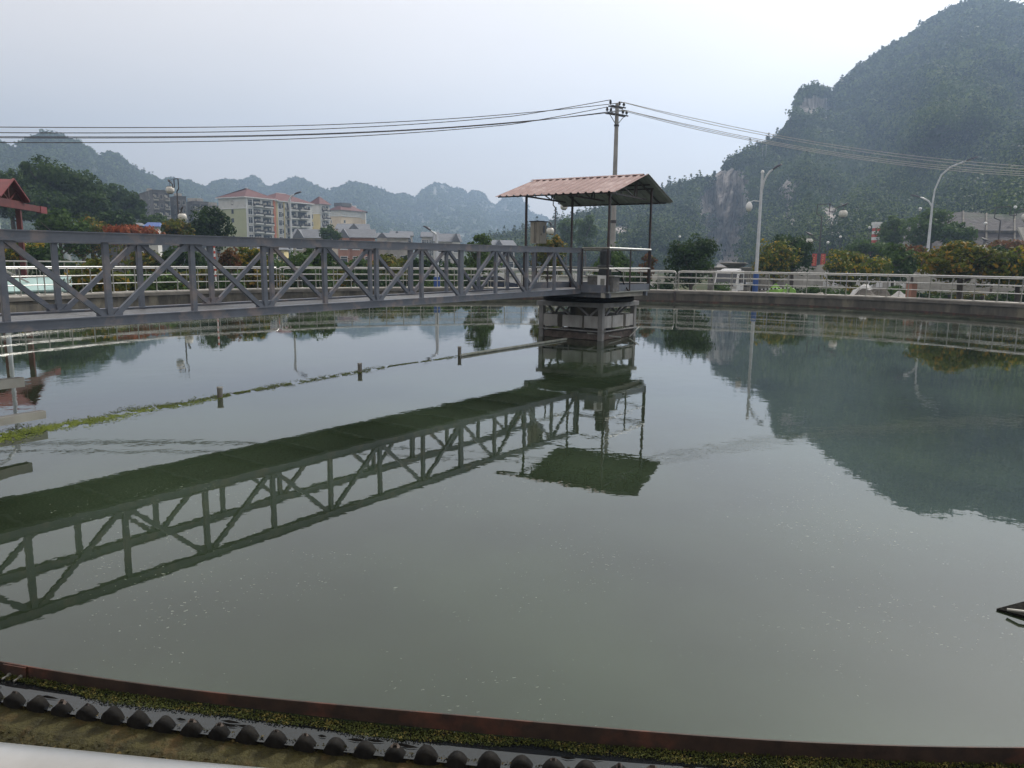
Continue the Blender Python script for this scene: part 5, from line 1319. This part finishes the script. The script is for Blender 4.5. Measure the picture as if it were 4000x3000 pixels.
# local: front of the cab looks to -y, x to the right (its left side faces us on the +x side)
W_, Dp, Hh = 1.95, 1.65, 2.05
m = MB(); m.prism([(-W_/2,-.02,.42),(-W_/2,-.10,1.0),(-W_/2,.22,1.85),(-W_/2,.42,Hh),(-W_/2,Dp,Hh),(-W_/2,Dp,.42)], (0,0,0), (W_,0,0)); m.build('cab', M['white_paint'], tk)
m = MB(); m.lathe((0,0,0), [(0,0)], 3) if False else m.prism([(-.7,.45,Hh),(-.6,.62,Hh+.13),(-.6,Dp-.3,Hh+.16),(-.7,Dp-.05,Hh)], (0,0,0), (1.4,0,0)); m.build('roof_fairing', M['white_paint'], tk)
m = MB(); m.prism([(-W_/2+.13,-.098,1.04),(-W_/2+.13,.175,1.80),(W_/2-.13,.175,1.80),(W_/2-.13,-.098,1.04)], (0,0,0), (0,-.03,.012)); m.build('windscreen', M['glass'], tk)
for s_ in (-1, 1):
    m = MB(); x = s_*(W_/2+.004); m.prism([(x,.30,1.05),(x,.44,1.78),(x,1.02,1.78),(x,1.02,1.05)], (0,0,0), (s_*.012,0,0)); m.build('side_window', M['glass'], tk)
    m = MB(); m.prism([(x,1.10,1.05),(x,1.10,1.78),(x,1.42,1.78),(x,1.42,1.05)], (0,0,0), (s_*.012,0,0)); m.build('rear_window', M['glass'], tk)
    m = MB(); m.box((s_*(W_/2+.20), -.05, 1.40), (.16,.10,.42)); m.beam((s_*(W_/2-.02),.1,1.65),(s_*(W_/2+.2),-.05,1.62), .03, .03); m.build('mirror', M['dark_steel'], tk)
    m = MB(); m.box((s_*.72, -.09, .66), (.36,.05,.20)); m.build('headlight', M['inox'], tk)
    m = MB(); m.box((s_*(W_/2+.006), .98, .75), (.012,.16,.02)); m.build('door_handle', M['dark_steel'], tk)
m = MB(); m.box((0,-.06,.44), (W_+.02,.24,.26)); m.build('bumper', M['white_paint'], tk)
m = MB(); m.box((0,-.105,.84), (1.3,.03,.16)); m.build('grille', M['dark_steel'], tk)
m = MB(); m.box((0,-.05,1.02), (1.5,.04,.05)); m.build('wiper', M['dark_steel'], tk)
m = MB(); m.box((0,3.9,.72), (.8,4.6,.20)); m.build('chassis', M['dark_steel'], tk)
m = MB(); m.box((0,4.2,.90), (2.0,4.2,.12)); m.box((0,2.15,1.2), (2.0,.08,.6)); m.build('flatbed', M['motor'], tk)
for y_ in (.95, 4.9):
    for s_ in (-1, 1):
        m = MB(); c = V(s_*.83, y_, .38); vs = []
        m.tube([c-V(.12,0,0), c+V(.12,0,0)], .38, 20); wl = m.build('wheel', M['tyre'], tk)
        m = MB(); m.tube([c+V(s_*.121-.01,0,0), c+V(s_*.121+.01,0,0)], .2, 14); m.build('rim', M['inox_dull'], wl)
def car(label, px, d, zb_, rz, mat, yt):
    o = at(px, 1000, d); t = thing('parked_car', label, 'car', (o.x, o.y, zb_), rz, 'cars parked behind the tank')
    m = MB(); prof = [(-2.1,.30),(-2.15,.62),(-1.9,.82),(-1.15,.92),(-.55,1.36),(.85,1.40),(1.55,.98),(2.05,.92),(2.15,.55),(2.1,.30)]
    m.prism([(x,-.84,z) for x, z in prof], (0,0,0), (0,1.68,0)); m.build('body', mat, t)
    for s_ in (-1, 1):
        m = MB(); m.prism([(-1.0,s_*.842,.95),(-.5,s_*.842,1.30),(.15,s_*.842,1.33),(.15,s_*.842,.95)], (0,0,0), (0,s_*.01,0)); m.build('side_window', M['glass'], t)
        m = MB(); m.prism([(.22,s_*.842,.95),(.22,s_*.842,1.33),(.82,s_*.842,1.33),(1.3,s_*.842,.98)], (0,0,0), (0,s_*.01,0)); m.build('side_window', M['glass'], t)
    m = MB(); m.prism([(-1.16,-.72,.935),(-.56,-.68,1.365),(-.56,.68,1.365),(-1.16,.72,.935)], (0,0,0), (-.012,0,.016)); m.build('windscreen', M['glass'], t)
    for x_ in (-1.35, 1.3):
        for s_ in (-1, 1):
            m = MB(); c = V(x_, s_*.76, .32); m.tube([c-V(0,.1,0), c+V(0,.1,0)], .32, 18); wl = m.build('wheel', M['tyre'], t)
            m = MB(); m.tube([c+V(0,s_*.101-.008,0), c+V(0,s_*.101+.008,0)], .19, 12); m.build('rim', M['inox_dull'], wl)
    for s_ in (-1, 1): m = MB(); m.box((-2.13, s_*.6, .66), (.05,.34,.12)); m.build('headlight', M['inox'], t)
    return t
car('dark blue car parked behind the bridge end, before the white hoarding', 1900, 52, zat(1900,1158,52), math.radians(8), M['car_dark'], 0)
car('white car half hidden by the railing right of the round dark tree', 2480, 57, GZ+.05, math.radians(20), M['white_paint'], 0)
# rubbish heaps along the right rail
def heap(label, px, y, d, w_, h_, mat, seed, name='tarp_heap', cat='tarp'):
    rng = np.random.default_rng(seed); o = at(px, 1000, d); zb_ = GZ+.3; n1, n2 = 26, 16; vs = []
    for i in range(n1):
        for j in range(n2):
            x = (i/(n1-1)-.5)*2; yy = (j/(n2-1)-.5)*2; r = max(0, 1-(abs(x)**4*.9+abs(yy)**3*.9))
            z = r**.5*(.12+1.15*max(0, float(fbm(np.array([x*1.6+seed*7.3]), np.array([yy*1.4]), 3, seed)[0])-.15)**1.2)
            vs.append((x*w_/2*1.5, yy*w_*.35, z*h_))
    t = thing(name, label, cat, (o.x, o.y, zb_), -math.atan2(o.x, o.y)); zt_ = zat(px, y, d)-zb_
    mxz = max(v_[2] for v_ in vs); vs = [(a, b, c/mxz*zt_-(.4 if c < .02 else 0)) for a, b, c in vs]
    m = MB(); m.add(vs, [(i*n2+j, (i+1)*n2+j, (i+1)*n2+j+1, i*n2+j+1) for i in range(n1-1) for j in range(n2-1)]); m.build('sheet', mat, t); return t
heap('crumpled white tarp heaped behind the right railing', 3465, 1112, 49, 2.6, 1.0, M['tarp'], 3)
heap('dark heap of rubble and sacks left of the white tarp', 3330, 1124, 48, 3.2, .8, M['concrete'], 5, 'rubble_heap', 'rubble')
heap('lime green cover lying behind the camera lamp', 3075, 1108, 54, 1.7, .5, M['lime'], 9)
o = at(3573, 1000, 47.5); bxr = thing('red_box', 'dull red metal box on end beside the white tarp', 'box', (o.x, o.y, GZ+.25), .4)
zt_ = zat(3573, 1108, 47.5)-GZ-.25
m = MB(); m.box((0,0,zt_/2), (.42,.36,zt_)); m.build('body', M['brick_pink'], bxr)
m = MB(); m.box((0,0,zt_+.02), (.46,.40,.04)); m.build('lid', M['rust'], bxr)
tp_s = thing('barrier_tape', 'black and white striped barrier bar right of the blue lamp base', 'barrier', (*at(3040, 1000, 52).xy, GZ))
a, b = at(2965, 1131, 52), at(3085, 1124, 52); n_ = 16
for k_ in range(n_):
    m = MB(); m.beam(a.lerp(b, k_/n_), a.lerp(b, (k_+.96)/n_), .05, .07); m.build('stripe', M['white_paint'] if k_ % 2 else M['black'], tp_s, tp_s.location)
for f_ in (.02, .98):
    m = MB(); p = a.lerp(b, f_); m.beam(p, V(p.x, p.y, GZ), .05, .05, (0,1,0)); m.build('leg', M['dark_steel'], tp_s, tp_s.location)
def plank_stack(label, px, y, d, seed):
    o = at(px, 1000, d); t = thing('plank_stack', label, 'planks', (o.x, o.y, GZ), -math.atan2(o.x, o.y)); rr = random.Random(seed); zt_ = zat(px, y, d)-GZ
    for k_ in range(6):
        m = MB(); z = zt_-.09*k_; m.beam((-1.1+rr.uniform(-.1,.1), rr.uniform(-.2,.2), z-rr.uniform(0,.2)), (1.1+rr.uniform(-.2,.2), rr.uniform(-.2,.2), z), .16, .04); m.build('plank', M['pale_conc'], t)
    for x_t in (-.8, .8): m = MB(); m.box((x_t,0,(zt_-.6)/2), (.2,.5,zt_-.6)); m.build('trestle', M['dark_steel'], t)
plank_stack('stack of pale planks behind the rail under the olive tree', 3790, 1112, 50, 2)
plank_stack('pale planks stacked at the right edge of the photo', 3975, 1112, 51, 4)

# ------------------------------------------------------------------ trees and shrubs
G1 = 'garden trees behind the railings'
TR = [
 # label, px, ytop, d, wpx, ybot, leaf, n, size
 ('round dense dark green tree between platform and white truck', 2707, 918, 50, 200, 1140, 'dark', 5200, .20),
 ('small tree with yellowing leaves beside the camera lamp', 3035, 935, 60, 170, 1105, 'yellow', 3600, .22),
 ('dark green tree just behind the yellowing one, right of the camera lamp', 3105, 893, 66, 190, 1075, 'dark', 4200, .24),
 ('loose yellow green tree right of the red banners', 3345, 962, 58, 230, 1130, 'yellow', 4200, .22),
 ('dark glossy green tree between two yellow ones left of the double lamp', 3500, 950, 62, 150, 1120, 'mid', 3400, .22),
 ('orange leaved shrub peeping out behind the dark glossy tree', 3575, 955, 66, 130, 1060, 'orange', 2200, .22),
 ('big round olive tree right of the double street lamp', 3770, 938, 44, 270, 1118, 'olive', 6800, .20),
 ('green and yellow tree cut off by the right edge', 3995, 965, 46, 190, 1125, 'yellow', 4800, .20),
 ('orange leaved tree behind the far right globe lamp', 3935, 935, 84, 130, 1010, 'orange', 1800, .28),
 ('dark low tree under the far right banners', 3890, 958, 74, 90, 1035, 'dark', 1500, .26),
 ('tree seen through the platform railing behind the gear motor', 2395, 968, 48, 170, 1125, 'mid', 4000, .20),
 ('reddish leaved young tree seen beside the right canopy post', 2535, 972, 50, 70, 1110, 'orange', 1300, .17),
 ('leafy green tree left of the control cabinet, above the bridge', 1872, 900, 50, 130, 1100, 'light', 3800, .19),
 ('tree wrapped round the post of the control cabinet', 2140, 905, 52, 150, 1110, 'olive', 3600, .19),
 ('autumn tree with yellow and green leaves before the yellow lower floors', 985, 955, 48, 120, 1070, 'yellow', 2600, .18),
 ('orange and green shrub left of the autumn yellow tree', 900, 965, 47, 80, 1060, 'orange', 1500, .17),
 ('fresh green tree seen through the truss under the long villa roof', 1240, 955, 50, 130, 1090, 'mid', 2600, .20),
 ('bright green shrub seen through the truss left of the pink villa', 1165, 985, 47, 110, 1100, 'light', 2000, .18),
 ('airy tree with thin pale trunks behind the teal platform', 225, 812, 86, 150, 1010, 'mid', 4200, .30),
 ('leafy tree behind the red shed columns', 90, 935, 62, 150, 1060, 'yellow', 3000, .24),
 ('dark tree right of the airy thin trunked tree', 350, 830, 90, 170, 1030, 'olive', 4600, .32),
 ('dark full tree in front of the old grey flats', 815, 808, 85, 150, 985, 'dark', 4400, .30),
 ('smaller olive tree below the tallest old flats', 690, 848, 80, 110, 960, 'olive', 2600, .28),
 ('red leaved tree just above the bridge rail at left', 480, 873, 70, 120, 960, 'red', 2000, .26),
 ('second red leaved tree beside the tiny blue roofed hut', 560, 878, 72, 100, 960, 'red', 1700, .26),
 ('small tree growing by the cream villa wall', 1290, 878, 150, 80, 950, 'mid', 1400, .5),
 ('hazy light tree left of the canopy at the foot of the slope', 2215, 838, 175, 90, 990, 'light', 2600, .55),
 ('hazy light tree just right of the left canopy post', 2290, 838, 170, 100, 985, 'light', 3000, .55),
 ('hazy tall slim tree right of the striped tower', 3490, 825, 120, 90, 990, 'light', 2600, .38),
 ('broad pale green tree behind the double street lamp', 3650, 810, 115, 160, 985, 'light', 4400, .40),
 ('pale tree behind the olive tree top, before the revetment', 3750, 870, 112, 100, 985, 'mid', 2200, .38),
 ('green tree below the striped tower', 3400, 935, 100, 150, 1030, 'mid', 2400, .35),
]
for i, (lab, px, yt, d, wpx, yb, lf, n_, sz) in enumerate(TR):
    tree('tree', lab, 'tree', px, yt, GZ, d, wpx, yb, LEAF[lf], n_, sz, 100+i, G1)
BT = [
 ('largest dark tree of the hillside mass at the left, its rounded top highest', 180, 608, 150, 200, 850, 'big', 7800, .62),
 ('big dark tree right of the highest one, bulging toward the far hills', 300, 660, 152, 170, 860, 'big', 6400, .62),
 ('big dark tree at the left edge above the red shed', 30, 650, 148, 170, 870, 'big', 6000, .62),
 ('dark tree low in the hillside mass above the crane beam end', 160, 740, 138, 180, 900, 'big', 5200, .55),
 ('dark tree at the right foot of the hillside mass', 345, 745, 138, 130, 890, 'big', 4200, .55),
 ('spreading tree on the slope between the dark mass and the old flats', 425, 712, 185, 120, 840, 'mid', 3600, .70),
 ('darker green cone of trees left of the tallest old flats', 515, 752, 175, 95, 870, 'big', 3400, .62),
 ('low tree under the tallest old flats', 600, 835, 150, 110, 930, 'mid', 2600, .55),
 ('tree filling the gap above the red leaved trees', 450, 820, 120, 120, 920, 'dark', 2800, .48),
 ('low dark tree behind the globe lamp', 740, 870, 110, 120, 970, 'dark', 2600, .42),
]
for i, (lab, px, yt, d, wpx, yb, lf, n_, sz) in enumerate(BT):
    tree('tree', lab, 'tree', px, yt, GZ, d, wpx, yb, LEAF[lf], n_, sz, 200+i, 'big trees on the hillside at the left', clumps=60, crel=.26)
# garden shrubs between rail and road: countable ones as copies
gs = []
for j, (lf, nm) in enumerate((('mid', 'green'), ('dark', 'dark'), ('olive', 'olive'), ('light', 'pale green'))):
    rng = np.random.default_rng(300+j); r = thing('shrub', 'x', 'shrub', (0,0,-50), 0, 'garden shrubs behind the tank railing')
    p, nr = crown_points(rng, 1900, (0,0,.95), 1.0, .9, .85, 16, .42); v_, f_ = leaves(rng, p, nr, .6, .17); npmesh('crown', v_, f_, LEAF[lf], r)
    m = MB()
    for q in range(4): a = 2*PI*q/4; m.tube([(0,0,-.2),(.3*math.cos(a),.3*math.sin(a),.7)], [.04,.02], 5)
    m.build('stem', M['bark'], r); gs.append((r, nm, []))
rr = random.Random(77); spots = []
x = 180
while x < 2480:
    if not (1930 < x < 2330): spots.append((x, rr.uniform(36 if x < 700 else 46, 50), rr.uniform(.9, 1.45)))
    x += rr.uniform(34, 62)
for x_ in (2560, 2600, 2820, 3120, 3185, 3230, 3260, 3300, 3350, 3400, 3440, 3510, 3540, 3610, 3650, 3690, 3730, 3760, 3820, 3850, 3890, 3930, 3990, 4030, 4060): spots.append((x_, rr.uniform(50, 56), rr.uniform(.7, 1.05)))
for x_ in range(200, 2400, 120):
    if not (1880 < x_ < 2330): spots.append((x_+rr.uniform(-30, 30), rr.uniform(58, 62), rr.uniform(1.5, 2.1)))
for i, (x_, d_, s_) in enumerate(spots):
    k_ = rr.randrange(4); r, nm, used = gs[k_]; o = at(x_, 1000, d_)
    if (o.xy-C0.xy).length < 25.6: o = at(x_, 1000, d_+4)
    c = r if not used else copy_tree(r)
    used.append(c); c.location = (o.x, o.y, GZ); c.rotation_euler = (0,0,rr.uniform(0, 6.28)); c.scale = (s_, s_, s_*rr.uniform(.85, 1.15))
    c['px'] = x_
    c['group'] = '%s garden shrubs behind the tank railing' % nm

ORD = ['first','second','third','fourth','fifth','sixth','seventh','eighth','ninth','tenth','eleventh','twelfth','thirteenth','fourteenth','fifteenth']
for r, nm, used in gs:
    us = sorted(used, key=lambda c: c['px']); n_ = len(us)
    for i, c in enumerate(us):
        j = n_-1-i
        side, k_ = ('left', i) if i <= j else ('right', j)
        c['label'] = '%s bushy %s garden shrub from the %s, in the planting behind the far railing' % (ORD[min(k_, 14)], nm, side)
        del c['px']
# ------------------------------------------------------------------ haze over everything
hz = MB(); hz.box((-60, 700, 208), (5200, 3400, 425))
hm_ = bpy.data.materials.new('haze_air'); hm_.use_nodes = True; n = hm_.node_tree; n.nodes.clear()
pv = n.nodes.new('ShaderNodeVolumePrincipled'); pv.inputs['Density'].default_value = .00064
pv.inputs['Color'].default_value = (.50, .70, 1.0, 1); pv.inputs['Anisotropy'].default_value = .35
mo = n.nodes.new('ShaderNodeOutputMaterial'); n.links.new(pv.outputs[0], mo.inputs['Volume'])
tag(hz.build('haze', hm_), 'thin blue haze over the whole valley', kind='stuff')
